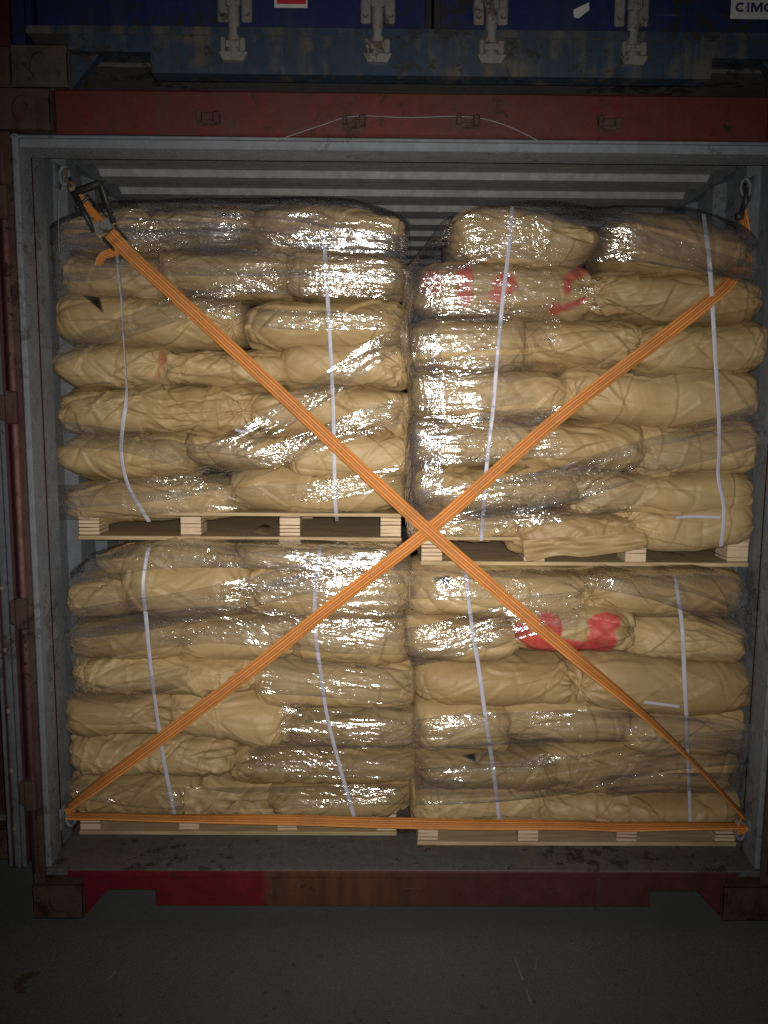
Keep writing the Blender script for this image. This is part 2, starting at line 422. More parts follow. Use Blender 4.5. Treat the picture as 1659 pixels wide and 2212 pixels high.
scuff('scuff_mark', [(1160, 2072), (1155, 2100)], 2.2, M['scuff']); scuff('scuff_mark', [(250, 2098), (238, 2112), (222, 2124)], 3.5, M['scuff'])
scuff('spill_mark', [(78, 2098), (52, 2112), (40, 2128), (48, 2146)], 20, M['stain'])
rs_ = random.Random(5); mb = MB()
for i in range(150):
    u, v = rs_.uniform(-20, 1680), rs_.uniform(1990, 2230); p = atZ(u, v, 0); r = rs_.uniform(.0012, .0042)
    mb.obox((p.x, p.y, r*.5), Vector((math.cos(i), math.sin(i), .2)).normalized(), Vector((-math.sin(i), math.cos(i), .1)).normalized(), Vector((.1, -.2, 1)).normalized(), r*rs_.uniform(.7, 1.6), r, r*.7)
grit_ = mb.build('grit', M['concrete']); props(grit_, 'scattered grit and crumbs on the concrete in front of the red container', kind='stuff')

# ------------------------------------------------------------------ containers
def corr(n_periods, y0, pitch, flat, slope, a, b):
    """points (y, depth) of a trapezoid corrugation alternating between a and b"""
    p = []
    y = y0
    for i in range(n_periods):
        p += [(y, a), (y+flat, a), (y+flat+slope, b), (y+2*flat+slope, b)]
        y += pitch
    return p
def casting(mb, x, y, z, sx=1, sy=1):
    """hollow-looking corner casting with an oval hole in the front and the side; x,y,z is the outer corner"""
    w, d, h = .162*sx, .178*sy, .118
    x0, x1 = sorted((x, x+w)); y0, y1 = sorted((y, y+d))
    # front face as a ring of quads round an oval hole
    n = 24
    cx, cz = (x0+x1)/2, z+h/2
    yf = y0 if sy > 0 else y1; yi = yf+.012*sy
    out = []; inn = []
    for i in range(n):
        t = 2*math.pi*(i+.5)/n
        dx, dz = math.cos(t), math.sin(t)
        k = min((x1-x0)/2/abs(dx) if abs(dx) > 1e-6 else 9, h/2/abs(dz) if abs(dz) > 1e-6 else 9)
        out.append((cx+dx*k, cz+dz*k)); inn.append((cx+.030*dx, cz+.039*dz))
    v = [(p[0], yf, p[1]) for p in out]+[(p[0], yf, p[1]) for p in inn]+[(p[0], yi-.0025*sy, p[1]) for p in inn]
    f = []
    for i in range(n):
        j = (i+1) % n
        f += [(i, j, n+j, n+i), (n+i, n+j, 2*n+j, 2*n+i)]
    f.append(tuple(range(2*n, 3*n)))
    mb.add(v, f)
    # the four corners left over by the ring, then body behind it
    yb0, yb1 = sorted((yf+.0005*sy, y+d))
    mb.box(x0, x1, min(yi, y+d) if sy > 0 else y0, max(yi, y+d) if sy > 0 else yi, z, z+h, .004)
    for (a, b, c, e) in ((x0, x1, z, z+.002), (x0, x1, z+h-.002, z+h), (x0, x0+.002, z, z+h), (x1-.002, x1, z, z+h)):
        mb.box(a, b, min(yf, yi), max(yf, yi), c, e)

def container(name, label, X, Y, Z, mp, ml, door_mat, inner=None, closed=True, notch=True, L=6.058):
    """mp paint of the frame, ml of the lower sill; X is the middle of its width, Y its door face, Z its foot"""
    t = empty(name, (X, Y, Z), label, 'shipping container')
    inn = inner or mp
    HW = 1.219
    for sy, yy in ((1, Y), (-1, Y+L)):
        for s in (-1, 1):
            for zz in (Z, Z+2.591-.118):
                mb = MB(); casting(mb, X+s*HW, yy, zz, -s, sy); mb.build('corner_casting', M['red_rust'] if mp is not M['blue'] else M['rustgrey'], t)
    for s in (-1, 1):                                     # front posts with a rounded hinge edge, grey channel behind it
        mb = MB()
        mb.box(X+s*HW, X+s*(HW-.040), Y+.004, Y+.060, Z+.118, Z+2.473, .006)
        for zz in (.38, .98, 1.62, 2.22):
            mb.box(X+s*(HW+.006), X+s*(HW-.030), Y-.018, Y+.03, Z+zz, Z+zz+.10, .006)
        post = mb.build('corner_post', mp if closed else M['red_rust'], t)
        if not closed: MB().tube([(X+s*(HW-.016), Y+.004, Z+.16), (X+s*(HW-.016), Y+.004, Z+2.42)], .009, 10).build('hinge_rod', M['wornedge'], post, True)
        mb = MB()
        mb.box(X+s*1.179, X+s*1.160, Y+.012, Y+.0617, Z+.172, Z+2.470, .004)
        mb.box(X+s*1.212, X+s*1.1785, Y+.062, Y+.150, Z+.165, Z+2.47, .004)
        mb.box(X+s*1.170, X+s*1.1745, Y+.055, Y+.120, Z+.172, Z+2.46, .002)
        mb.build('door_jamb', inn, t)
        mb = MB().box(X+s*HW, X+s*(HW-.10), Y+L-.10, Y+L-.004, Z+.118, Z+2.473, .005); mb.build('corner_post', mp, t)
    # side walls: corrugated sheet with thickness, paint outside, lining colour inside
    for s in (-1, 1):
        p = corr(20, .150, .278, .088, .051, 1.176, 1.205)
        p = [(0.150, 1.176)]+p[1:]+[(L-.1, 1.205)]
        inner_pts = [(X+s*d, Y+y) for y, d in p]; outer_pts = [(X+s*(d+.004), Y+y) for y, d in p]
        mb = MB(); n = len(p)
        for pts, mi in ((inner_pts, 1), (outer_pts, 0)):
            v = [(a, b, Z+.16) for a, b in pts]+[(a, b, Z+2.53) for a, b in pts]
            mb.add(v, [(i, i+1, n+i+1, n+i) for i in range(n-1)], mi)
        mb.build('side_wall', [mp, inn], t, fix=False)
        mb = MB().box(X+s*HW, X+s*1.166, Y+.178, Y+L-.178, Z+2.53, Z+2.588, .004); mb.build('top_rail', inn, t)
        mb = MB().box(X+s*HW, X+s*1.178, Y+.178, Y+L-.178, Z+.03, Z+.16, .004); mb.build('bottom_rail', mp, t)
    # roof: corrugations run across
    p = corr(20, .255, .247, .098, .0255, 2.556, 2.576)
    mb = MB(); n = len(p)
    for dz, mi in ((0, 1), (.003, 0)):
        v = [(X-1.166, Y+y, Z+z+dz) for y, z in p]+[(X+1.166, Y+y, Z+z+dz) for y, z in p]
        mb.add(v, [(i, i+1, n+i+1, n+i) for i in range(n-1)], mi)
    mb.box(X-1.166, X+1.166, Y+.14, Y+.255, Z+2.552, Z+2.558, 0, 1)
    mb.build('roof_panel', [mp, M['roofgrey'] if inner else inn], t, fix=False)
    MB().box(X-1.175, X+1.175, Y+.20, Y+L-.05, Z+.14, Z+.172).build('floor_board', M['floorwood'], t)
    MB().box(X-1.175, X+1.175, Y+.002, Y+.1995, Z+.15, Z+.1725, .003).build('threshold_plate', M['floorwood'], t)
    MB().box(X-1.17, X+1.17, Y+L-.05, Y+L-.02, Z+.16, Z+2.55).build('back_wall', inn, t)
    # header
    mb = MB(); mb.box(X-1.045, X+1.045, Y+.002, Y+.10, Z+2.466, Z+2.590, .006)
    mb.build('door_header', mp, t)
    mb = MB(); mb.box(X-1.212, X+1.212, Y+.030, Y+.14, Z+2.436, Z+2.466, .004)
    mb.box(X-1.212, X+1.212, Y+.012, Y+.030, Z+2.4575, Z+2.4655, .003)
    mb.build('header_lip', inn, t)
    # sill with the two cut-outs beside the castings
    prof = [(-1.055, .1485), (-1.055, .108), (-1.0, .102), (-.815, .102), (-.815, .045), (.815, .045), (.815, .102), (1.0, .102), (1.055, .108), (1.055, .1485)]
    mb = MB(); mb.prism([(X+a, Z+b) for a, b in prof], 1, Y+.004, Y+.06); mb.box(X-1.10, X+1.10, Y-.004, Y+.0018, Z+.1485, Z+.171, .002)
    mb.build('door_sill', ml, t)
    for s in (-1, 1):
        mb = MB(); mb.prism([(X+s*1.055, Z+.002), (X+s*1.055, Z+.10), (X+s*.97, Z+.10)], 1, Y+.02, Y+.05); mb.build('sill_gusset', ml, t)
    return t

# --- the loaded red container
red = container('shipping_container', 'rusty red shipping container standing open on the concrete, loaded with sacks on pallets', 0, 0, 0, M['red'], M['sill'], None, inner=M['grey'], closed=False)
# keepers on the header for the lock rods
for px, py in ((452, 257), (765, 263), (1010, 263), (1315, 270)):
    c = atY(px, py, 0); mb = MB()
    mb.box(c.x-.034, c.x+.034, -.004, .004, c.z-.020, c.z+.018, .003)
    mb.box(c.x-.034, c.x-.020, -.026, -.002, c.z-.012, c.z+.018, .004); mb.box(c.x+.014, c.x+.034, -.026, -.002, c.z-.016, c.z+.014, .004)
    mb.box(c.x-.02, c.x+.02, -.016, -.002, c.z-.018, c.z-.006, .003)
    mb.build('rod_keeper', M['red_rust'], red)
# vertical weld seam and mud on the sill
MB().box(.632, .648, -.004, .004, .035, .148, .002).build('weld_seam', M['red_rust'], red)
# left leaf folded right back along the side of the box, its gasketed edge to the front
mb = MB(); mb.box(-1.302, -1.240, .03, 1.19, .172, 2.452, .006); leaf = mb.build('door', M['maroon'], red)
mb = MB()
for x, r in ((-1.252, .008), (-1.272, .012), (-1.297, .006)):
    mb.tube([(x, .026, .17), (x, .026, 2.45)], r, 8)
mb.build('gasket', M['gasket'], leaf)
for i in range(11): MB().box(-1.278, -1.266, .006, .02, .3+.2*i, .315+.2*i, .003).build('rivet', M['galv'], leaf)
for zz in (.38, .98, 1.62, 2.22): MB().box(-1.250, -1.222, .0, .034, zz+.01, zz+.09, .006).build('hinge', M['red_rust'], leaf)
# right leaf folded back too
mb = MB(); mb.box(1.240, 1.302, .03, 1.19, .172, 2.452, .006); leaf = mb.build('door', M['maroon'], red)
mb = MB()
for x, r in ((1.252, .008), (1.272, .012), (1.297, .006)): mb.tube([(x, .026, .17), (x, .026, 2.45)], r, 8)
mb.build('gasket', M['gasket'], leaf)
for zz in (.38, .98, 1.62, 2.22): MB().box(1.222, 1.250, .0, .034, zz+.01, zz+.09, .006).build('hinge', M['red_rust'], leaf)
# lashing rings welded into the four corners
RING = {}
for k, (x, y, z) in {'ul': (-1.168, .33, 2.44), 'ur': (1.168, .36, 2.43), 'll': (-1.166, .15, .275), 'lr': (1.166, .10, .262)}.items():
    s = 1 if x > 0 else -1
    mb = MB(); n = 14
    pts = [(x-s*.022+s*.016*math.cos(a)*1.0, y+.004*math.sin(a), z+.030*math.sin(a)) for a in [2*math.pi*i/n for i in range(n+1)]]
    mb.tube(pts, .006, 8, cap=False); mb.box(x, x+s*.006, y-.03, y+.03, z-.04, z+.04, .004)
    mb.build('lashing_ring', M['grey'], red, True)
    RING[k] = Vector((x-s*.03, y, z))

# --- the blue container on top
BX = .055
blue = container('shipping_container', 'blue shipping container with closed doors and lock rods, stacked on the red one', BX, .004, 2.5925, M['blue'], M['blue_worn'], M['blue'])
Z2 = 2.5925
for s in (-1, 1):
    mb = MB(); x0, x1 = sorted((BX+s*.012, BX+s*1.155))
    prof = [(x0, -.0), (x1, 0)]
    mb.box(x0, x1, .040, .075, Z2+.172, Z2+2.43, .004)
    leaf = mb.build('door', M['blue'], blue)
    mb = MB(); mb.box(x0, x1, .016, .039, Z2+.157, Z2+.176, .004); mb.box(x0-.008 if s > 0 else x1-.01, x0+.012 if s > 0 else x1+.01, .020, .039, Z2+.178, Z2+2.43, .003)
    mb.build('gasket', M['rubber'], leaf)
    for px in ((500, 812) if s < 0 else (1058, 1365)):
        c = atY(px+4, 80, 0); x = c.x
        MB().tube([(x, .012, Z2+.085), (x, .012, Z2+2.50)], .0165, 14).build('lock_rod', M['galv'], leaf, True)
        mb = MB()
        for e in (-1, 1):
            mb.box(x+e*.019, x+e*.050, .026, .038, Z2+.196, Z2+.32, .004)
            for zz in (.216, .30): mb.tube([(x+e*.036, .012, Z2+zz), (x+e*.036, .028, Z2+zz)], .008, 6)
        mb.box(x-.022, x+.022, -.012, .010, Z2+.225, Z2+.33, .006)
        mb.tube([(x, -.02, Z2+.29), (x, -.008, Z2+.29)], .007, 6)
        mb.build('rod_bracket', M['galv'], leaf)
        mb = MB()                                         # cam end and keeper on the sill
        mb.box(x-.024, x+.024, -.012, .020, Z2+.112, Z2+.132, .005)
        mb.box(x-.036, x-.022, -.016, .010, Z2+.098, Z2+.138, .004); mb.box(x+.018, x+.036, -.016, .010, Z2+.100, Z2+.136, .004)
        mb.prism([(x-.040, Z2+.098), (x+.042, Z2+.098), (x+.028, Z2+.074), (x-.030, Z2+.076)], 1, -.010, .012)
        mb.build('rod_keeper', M['galv'], blue)
# stickers on the blue doors
def sticker(px0, py0, px1, py1, dy, mats, name, pts=None):
    a, b = atY(px0, py0, .04), atY(px1, py1, .04)
    mb = MB()
    if pts: mb.prism([(p.x, p.z) for p in (atY(u, v, .04) for u, v in pts)], 1, .04-dy, .0395)
    else: mb.box(a.x, b.x, .04-dy, .0395, min(a.z, b.z), max(a.z, b.z))
    return mb
dl, dr = [o for o in blue.children if o.name.startswith('door') and len(o.children) > 2]
st = sticker(593, 17, 664, -60, .0015, 0, 's').build('sticker', M['white'], dl)
sticker(598, 9, 661, -56, .0025, 0, 's').build('sticker_panel', M['redlabel'], st)
sticker(0, 0, 0, 0, .0015, 0, 's', [(1240, 38), (1238, 22), (1254, 14), (1272, 6), (1273, 22), (1262, 30), (1250, 40)]).build('torn_sticker', M['white'], dr)
st = sticker(1577, 41, 1706, -70, .0015, 0, 's').build('maker_plate', M['white'], dr)
mb = MB(); c = atY(1588, 26, .038); hL = .0262; sw_ = .0062; x = c.x
def arc_c(x, z, w, h):
    n = 16; o_, i_ = [], []
    for k in range(n+1):
        a = R(48)+R(264)*k/n
        o_.append((x+w/2+w/2*math.cos(a), z+h/2+h/2*math.sin(a))); i_.append((x+w/2+(w/2-sw_)*math.cos(a), z+h/2+(h/2-sw_)*math.sin(a)))
    for k in range(n): mb.prism([o_[k], o_[k+1], i_[k+1], i_[k]], 1, .0366, .0378)
arc_c(x, c.z, .030, hL); x += .034
mb.prism([(x, c.z), (x+sw_, c.z), (x+sw_, c.z+hL), (x, c.z+hL)], 1, .0366, .0378); x += .0115
W_ = .034; m_ = .0075
mb.prism([(x, c.z), (x, c.z+hL), (x+m_, c.z+hL), (x+W_/2, c.z+.012), (x+W_-m_, c.z+hL), (x+W_, c.z+hL), (x+W_, c.z), (x+W_-sw_, c.z), (x+W_-sw_, c.z+.0165), (x+W_/2+.002, c.z), (x+W_/2-.002, c.z), (x+sw_, c.z+.0165), (x+sw_, c.z)], 1, .0366, .0378); x += W_+.004
arc_c(x, c.z, .030, hL)
mb.build('maker_name', M['navy'], dr)

# --- neighbours to the left, one on the other
container('shipping_container', 'dark maroon closed container at the left edge beside the blue one', -2.393, .02, 2.5925, M['maroon'], M['maroon'], M['maroon'])
container('shipping_container', 'dark maroon closed container on the ground left of the open red one', -2.60, .35, 0, M['maroon'], M['maroon'], M['maroon'])
for (X, Y, Z) in ((-2.393, .02, 2.5925), (-2.60, .35, 0)):
    t = [o for o in COL.objects if o.parent is None and o.type == 'EMPTY' and abs(o.location.x-X) < 1e-4 and abs(o.location.z-Z) < 1e-3][0]
    for s in (-1, 1):
        x0, x1 = sorted((X+s*.01, X+s*1.155)); MB().box(x0, x1, Y+.035, Y+.075, Z+.172, Z+2.45, .004).build('door', M['maroon'], t)

# ------------------------------------------------------------------ pallets
PAL = {'ul': dict(x0=-1.133, x1=-.012, y=.285, z=1.219), 'ur': dict(x0=.052, x1=1.166, y=.205, z=1.152),
       'll': dict(x0=-1.143, x1=-.020, y=.215, z=.1735), 'lr': dict(x0=.050, x1=1.162, y=.152, z=.1735)}
WHERE = {'ul': 'upper left', 'ur': 'upper right', 'll': 'lower left', 'lr': 'lower right'}
PLAB = {'ul': 'plywood pallet under the upper left stack of sacks', 'ur': 'plywood pallet under the upper right stack, sack paper hanging over its front',
        'll': 'plywood pallet on the container floor under the lower left stack', 'lr': 'plywood pallet on the container floor under the lower right stack'}
for k, p in PAL.items():
    w = p['x1']-p['x0']
    t = empty('pallet', ((p['x0']+p['x1'])/2, p['y'], p['z']), PLAB[k], 'pallet', 'plywood pallets under the stacks')
    z = p['z']
    MB().box(p['x0'], p['x1'], p['y'], p['y']+1.1, z, z+.014, .002).build('bottom_board', M['sheet'], t)
    MB().box(p['x0'], p['x1'], p['y'], p['y']+1.1, z+.086, z+.098, .002).build('top_board', M['sheet'], t)
    rnd = random.Random(k)
    for i in range(4):
        x = p['x0']+.002+(w-.075)*i/3
        for j in range(3):
            y = p['y']+.003+j*.49+rnd.uniform(0, .006)
            xx = x+rnd.uniform(-.004, .004) if 0 < i < 3 else x
            MB().box(xx, xx+.071, y, y+.10, z+.0142, z+.0858, .002).build('block', M['ply'], t)

# ------------------------------------------------------------------ sacks
# (x0, y0, x1, y1, options): outline of each sack in the stack's front face
ROWS = {
 'ul': [
  [(124, 440, 340, 548, dict(nh=3.2, dome=.45, peak=.7)), (300, 440, 560, 533, dict(dome=.15)), (535, 432, 874, 543, dict(tilt=1.0, nh=3.2, dome=.38, peak=-.35))],
  [(118, 545, 352, 652, {}), (338, 533, 624, 640, {}), (612, 538, 872, 642, {})],
  [(108, 634, 520, 752, dict(fan=1, dy=-.012, black=[(180, 638), (215, 642), (223, 676)], lab='brown paper sack with a small black triangle, third layer of upper left pallet')), (522, 645, 872, 757, dict(tl=.25, tilt=1))],
  [(110, 742, 358, 842, dict(tl=.45, redk=.45, red=[('e', 352, 775, 9, 13), ('l', 348, 785, 342, 812, 3)])), (345, 757, 618, 838, dict(fan=-1)), (602, 733, 884, 840, dict(fan=1))],
  [(118, 838, 545, 942, dict(fan=1, rough=1.8)), (530, 835, 890, 942, dict(fan=1))],
  [(106, 935, 420, 1040, dict(tl=.55, tilt=-1)), (395, 925, 640, 1018, dict(rough=1.5)), (622, 935, 890, 1036, {})],
  [(122, 1036, 505, 1128, dict(tl=.2, tilt=-1.2)), (488, 1008, 876, 1113, dict(tilt=-.6, tr=.15))],
 ],
 'ur': [
  [(978, 428, 1300, 572, dict(tl=.2, tilt=3, nh=4, dome=.5, peak=-.35, lab='topmost brown sack at the peak of the upper right stack, beneath the film')), (1325, 452, 1628, 592, dict(tilt=6, tr=.2, nh=4, dome=.35, peak=-.2, lab='tilted brown sack on top of the upper right stack, nearest the right wall'))],
  [(888, 560, 1290, 692, dict(tl=.3, fan=1, red=[('e', 933, 610, 24, 30), ('e', 1003, 596, 20, 26), ('e', 1003, 635, 20, 27), ('e', 1092, 612, 27, 24), ('e', 1072, 640, 16, 18), ('e', 1198, 668, 12, 14), ('e', 1225, 618, 8, 20), ('l', 1200, 672, 1262, 648, 7), ('l', 1230, 600, 1275, 575, 12)], redk=.8, lab='brown sack with red printed blots, second layer of the upper right stack')), (1270, 582, 1662, 694, dict(fan=-1, rough=1.3))],
  [(884, 688, 1142, 800, {}), (1122, 684, 1405, 800, dict(fan=1)), (1370, 692, 1668, 812, dict(tl=.25))],
  [(888, 798, 1240, 912, dict(tr=.3)), (1222, 796, 1650, 922, dict(fan=-1))],
  [(886, 908, 1160, 1010, {}), (1138, 905, 1408, 1018, dict(rough=1.3)), (1378, 915, 1648, 1032, dict(tilt=1))],
  [(888, 1008, 1262, 1106, dict(rough=1.6, tilt=-1)), (1235, 1022, 1640, 1118, dict(fan=-1))],
  [(912, 1098, 1130, 1170, dict(dy=.02)), (1104, 1106, 1400, 1186, dict(dy=-.03, lab='brown sack with a torn paper flap hanging over the upper right pallet')), (1338, 1082, 1638, 1192, dict(fan=-1, dy=-.025))],
 ],
 'll': [
  [(200, 1168, 525, 1250, dict(dy=.03, nh=3, dome=.4, peak=.5)), (500, 1170, 868, 1240, dict(dy=.02))],
  [(146, 1248, 275, 1346, dict(tr=.3, lab='short rounded brown sack end at the left of the lower left stack')), (255, 1206, 530, 1342, dict(fan=1)), (520, 1214, 890, 1340, dict(fan=-1))],
  [(140, 1338, 400, 1428, {}), (372, 1336, 648, 1430, {}), (618, 1332, 888, 1436, {})],
  [(142, 1420, 560, 1510, dict(fan=1, rough=1.5)), (545, 1428, 896, 1538, dict(black=[], thin=[(768, 1434), (790, 1432), (770, 1440), (789, 1440), (768, 1434), (770, 1440)]))],
  [(132, 1502, 390, 1598, {}), (352, 1496, 632, 1618, dict(tilt=9, rough=1.3)), (616, 1534, 904, 1622, {})],
  [(138, 1590, 505, 1684, dict(rough=1.5)), (490, 1612, 908, 1704, dict(fan=-1))],
  [(140, 1674, 425, 1770, dict(fan=1)), (400, 1684, 600, 1768, dict(rough=1.5, dy=.02)), (572, 1694, 890, 1770, {})],
 ],
 'lr': [
  [(886, 1226, 1275, 1348, dict(fan=1, black=[(931, 1248), (971, 1243), (972, 1273)], lab='brown sack with a black triangle, top layer of the lower right stack')), (1258, 1232, 1618, 1350, dict(fan=-1))],
  [(878, 1338, 1130, 1432, dict(tr=.2)), (1104, 1298, 1380, 1416, dict(dy=-.02, fan=1, red=[('e', 1186, 1355, 28, 34), ('e', 1306, 1345, 34, 22), ('e', 1300, 1382, 32, 28), ('l', 1120, 1360, 1150, 1384, 16), ('l', 1150, 1388, 1270, 1402, 16)], lab='brown sack with a bold red looped print, lower right stack')), (1364, 1342, 1624, 1436, {})],
  [(900, 1424, 1262, 1534, dict(fan=1)), (1240, 1424, 1632, 1552, dict(fan=-1, tilt=1))],
  [(900, 1526, 1110, 1634, {}), (1086, 1514, 1384, 1618, dict(tl=.2)), (1352, 1532, 1622, 1640, {})],
  [(902, 1618, 1225, 1706, dict(black=[(1000, 1632), (1026, 1627), (1029, 1650)], thin=[(1029, 1650), (1052, 1626)], lab='brown sack with a small black triangle, fifth layer of the lower right stack')), (1180, 1612, 1610, 1724, {})],
  [(890, 1690, 1190, 1780, {}), (1168, 1708, 1380, 1784, dict(dy=.03)), (1336, 1720, 1612, 1788, {})],
 ],
}
FRONT = {'ul': .262, 'ur': .178, 'll': .192, 'lr': .128}
DEPTH = {}                                               # front depth map of each stack
GX0, GZ0, GS, GNX, GNZ = -1.25, .15, .005, 500, 480
for k in PAL: DEPTH[k] = np.full((GNZ, GNX), 9.0)

def sstep(a, b, x): t = np.clip((x-a)/(b-a), 0, 1); return t*t*(3-2*t)

def sack(st, q, seed, label, ndx):
    px0, py0, px1, py1, o = q
    rs = np.random.RandomState(seed)
    Yf = FRONT[st]+o.get('dy', 0)+rs.uniform(-.017, .015)
    a, b = atY(px0, (py0+py1)/2, Yf+.035), atY(px1, (py0+py1)/2, Yf+.035)
    zt, zb = atY((px0+px1)/2, py0, Yf+.05).z, atY((px0+px1)/2, py1, Yf+.05).z
    cx, cz = (a.x+b.x)/2, (zt+zb)/2
    hw, hh = (b.x-a.x)/2+.007, (zt-zb)/2+.007
    dep = .235
    NU, NF, NB = max(60, int(2*hw/.0036)), 66, 12
    tau = np.linspace(-1, 1, NU); u = tau*(1.5-.5*tau*tau)
    zf = np.linspace(-1, 1, NF); zf = np.sign(zf)*(1-(1-np.abs(zf))**1.25)
    zbk = np.linspace(1, -1, NB+2)[1:-1]
    zeta = np.concatenate([zf, zbk]); front = np.concatenate([-np.ones(NF), np.ones(NB)])
    p = np.abs(u)
    nh, nd = o.get('nh', rs.uniform(6, 9)), rs.uniform(4.2, 6)
    # the ends: blunt, or drawn together
    eh = (1-p**nh)**(1/nh); ed = (1-p**nd)**(1/nd)
    tap = np.where(u < 0, o.get('tl', rs.uniform(0, .14)), o.get('tr', rs.uniform(0, .14)))
    eh = eh*(1-tap*sstep(.55, 1.0, p))
    mm = rs.uniform(2.5, 3.4)
    yy = front*(np.maximum(1-np.abs(zeta)**mm, 0))**(1/mm)
    x = (hw*u)[:, None]+0*zeta[None]
    nose = .016*(1-zeta**2)*(front < 0)
    y = dep*ed[:, None]*yy[None]
    y = y+(.016-nose)[None]*(front < 0)[None]*ed[:, None]
    z = hh*eh[:, None]*zeta[None]
    if 'dome' in o: z = np.where(z > 0, z*(1-o['dome']*np.abs(u-o.get('peak', 0))**2.0)[:, None].clip(.15), z)
    vn = VNoise(seed)
    # sagging top and bottom seams so that no two sacks stack as bricks
    z = z+(.010*vn(x*4.1+7, 0*x+seed % 9)+.006*vn(x*11+3, 0*x+2))*(.35+.65*np.abs(zeta)[None])
    # arc length across the front
    mid = NU//2
    seg = np.hypot(np.diff(y[mid]), np.diff(z[mid])); arc = np.concatenate([[0], np.cumsum(seg)]); arc = arc-arc[NF//2]
    A = x; B = 0*x+arc[None]
    rg = o.get('rough', 1.0)
    d = .0060*vn(A*8, B*8)+.0010*vn(A*19+5, B*19)
    def tri(x_, y_):                                      # noise made of flat facets
        a_ = x_+y_*.5; xi = np.floor(a_).astype(int); yi = np.floor(y_).astype(int); fx = a_-xi; fy = y_-yi
        g = lambda p_, q_: vn.t[(p_+seed*13) & 255, (q_+seed*7) & 255]
        lo = g(xi, yi)+(g(xi+1, yi)-g(xi, yi))*fx+(g(xi, yi+1)-g(xi, yi))*fy
        hi = g(xi+1, yi+1)+(g(xi, yi+1)-g(xi+1, yi+1))*(1-fx)+(g(xi+1, yi)-g(xi+1, yi+1))*(1-fy)
        return np.where(fx+fy < 1, lo, hi)
    wa = A+.05*vn(A*7+3, B*7); wb = B+.05*vn(A*7+40, B*7+9)
    endz = sstep(hw-.16, hw-.03, np.abs(A))
    if o.get('fan'): endz = endz*.6+.9*sstep(.22, .04, np.hypot(A-o['fan']*hw, B))
    patch = .12+.34*sstep(0, .6, vn(A*5+11, B*7+2))+(.38+.62*sstep(-.3, .2, vn(A*3+50, B*3)))*.62*endz
    d = d+rg*patch*(.0095*tri(wa*13+wb*6, wb*15-wa*5)+.0062*tri(wa*24-wb*9, wb*23+wa*11))
    # paper folds: sharp valleys, ridges and steps of limited length
    nf = int((13+rs.randint(9))*hw/.3*rg)+4
    for i in range(nf):
        a0 = rs.uniform(-hw, hw); b0 = rs.uniform(-.13, .13)
        ph = rs.choice([rs.uniform(-.35, .35), rs.uniform(.5, 2.6)], p=[.45, .55])
        ln = rs.uniform(.04, .22); w = rs.uniform(.003, .008); am = rs.uniform(.0022, .0066)*rg
        c, s = math.cos(ph), math.sin(ph)
        t = (A-a0)*c+(B-b0)*s; n = -(A-a0)*s+(B-b0)*c
        n = n+.25*t*t/ln*rs.uniform(-1, 1)
        win = np.exp(-(t/ln)**4)
        kind = rs.randint(3)
        if kind == 0: pr = -np.exp(-np.abs(n)/w)
        elif kind == 1: pr = np.exp(-np.abs(n)/w)*.8
        else: pr = np.tanh(n/(w*.45))*np.exp(-np.abs(n)/(w*4))
        d = d+am*win*pr
    for i in range(2+rs.randint(4)):                      # long drape folds that run out of the seams
        a0 = rs.uniform(-hw*.8, hw*.8); sg = rs.choice([-1, 1]); ph = sg*rs.uniform(.35, 1.0); c, s = math.cos(ph), math.sin(ph)
        t = (A-a0)*c+B*s; n = -(A-a0)*s+B*c+.9*t*t*rs.uniform(-1, 1)
        w = rs.uniform(.006, .012); am = rs.uniform(.003, .0055)
        d = d+am*np.exp(-(t/rs.uniform(.06, .13))**4)*(np.exp(-np.abs(n)/w)-.8*np.exp(-np.abs(n-w*1.6)/w))
    # gathered ends: creases that run out of one point
    fans = [(-1, rs.uniform(.15, .55)), (1, rs.uniform(.15, .55))]
    if o.get('fan'): fans.append((o['fan'], 1.6))
    for sd, st_ in fans:
        a0 = sd*(hw-rs.uniform(.004, .03)); b0 = rs.uniform(-.025, .025)
        r = np.hypot(A-a0, B-b0); ph = np.arctan2(B-b0, (A-a0)*-sd)
        kf = rs.randint(6, 10)
        pr = np.sin(kf*ph+rs.uniform(0, 6))+.6*np.sin(kf*2.3*ph+rs.uniform(0, 6))
        pr = np.abs(pr)**.8*np.sign(pr)
        pr = np.where(np.abs(pr) > .2, pr, pr*.4); d = d+.0044*st_*pr*np.exp(-(r/.085)**2)*np.clip(r/.02, 0, 1)-.008*st_*np.exp(-(r/.03)**2)
    P = np.stack([x, y, z], -1)
    gu = np.gradient(P, axis=0); gv = (np.roll(P, -1, 1)-np.roll(P, 1, 1))
    N = np.cross(gv, gu); N /= np.linalg.norm(N, axis=-1, keepdims=True)+1e-9
    if N[mid, NF//2, 1] > 0: N = -N
    d = d*np.clip((1-p)*14, 0, 1)[:, None]
    P = P+N*d[..., None]
    ti = R(o.get('tilt', 0)+rs.uniform(-.9, .9)); c, s = math.cos(-ti), math.sin(-ti)
    X = P[..., 0]*c-P[..., 2]*s; Zz = P[..., 0]*s+P[..., 2]*c
    yaw = rs.uniform(-.012, .012)
    P = np.stack([X+cx, P[..., 1]+Yf+dep+X*yaw, Zz+cz], -1)
    # printed ink on the paper, as soft masks
    attr = {}
    def to_px(P):
        rel = P-np.array(CAMP)
        f = rel@np.array(CF); return 829.5+FPX*(rel@np.array(CR))/f, 1106-FPX*(rel@np.array(CU))/f
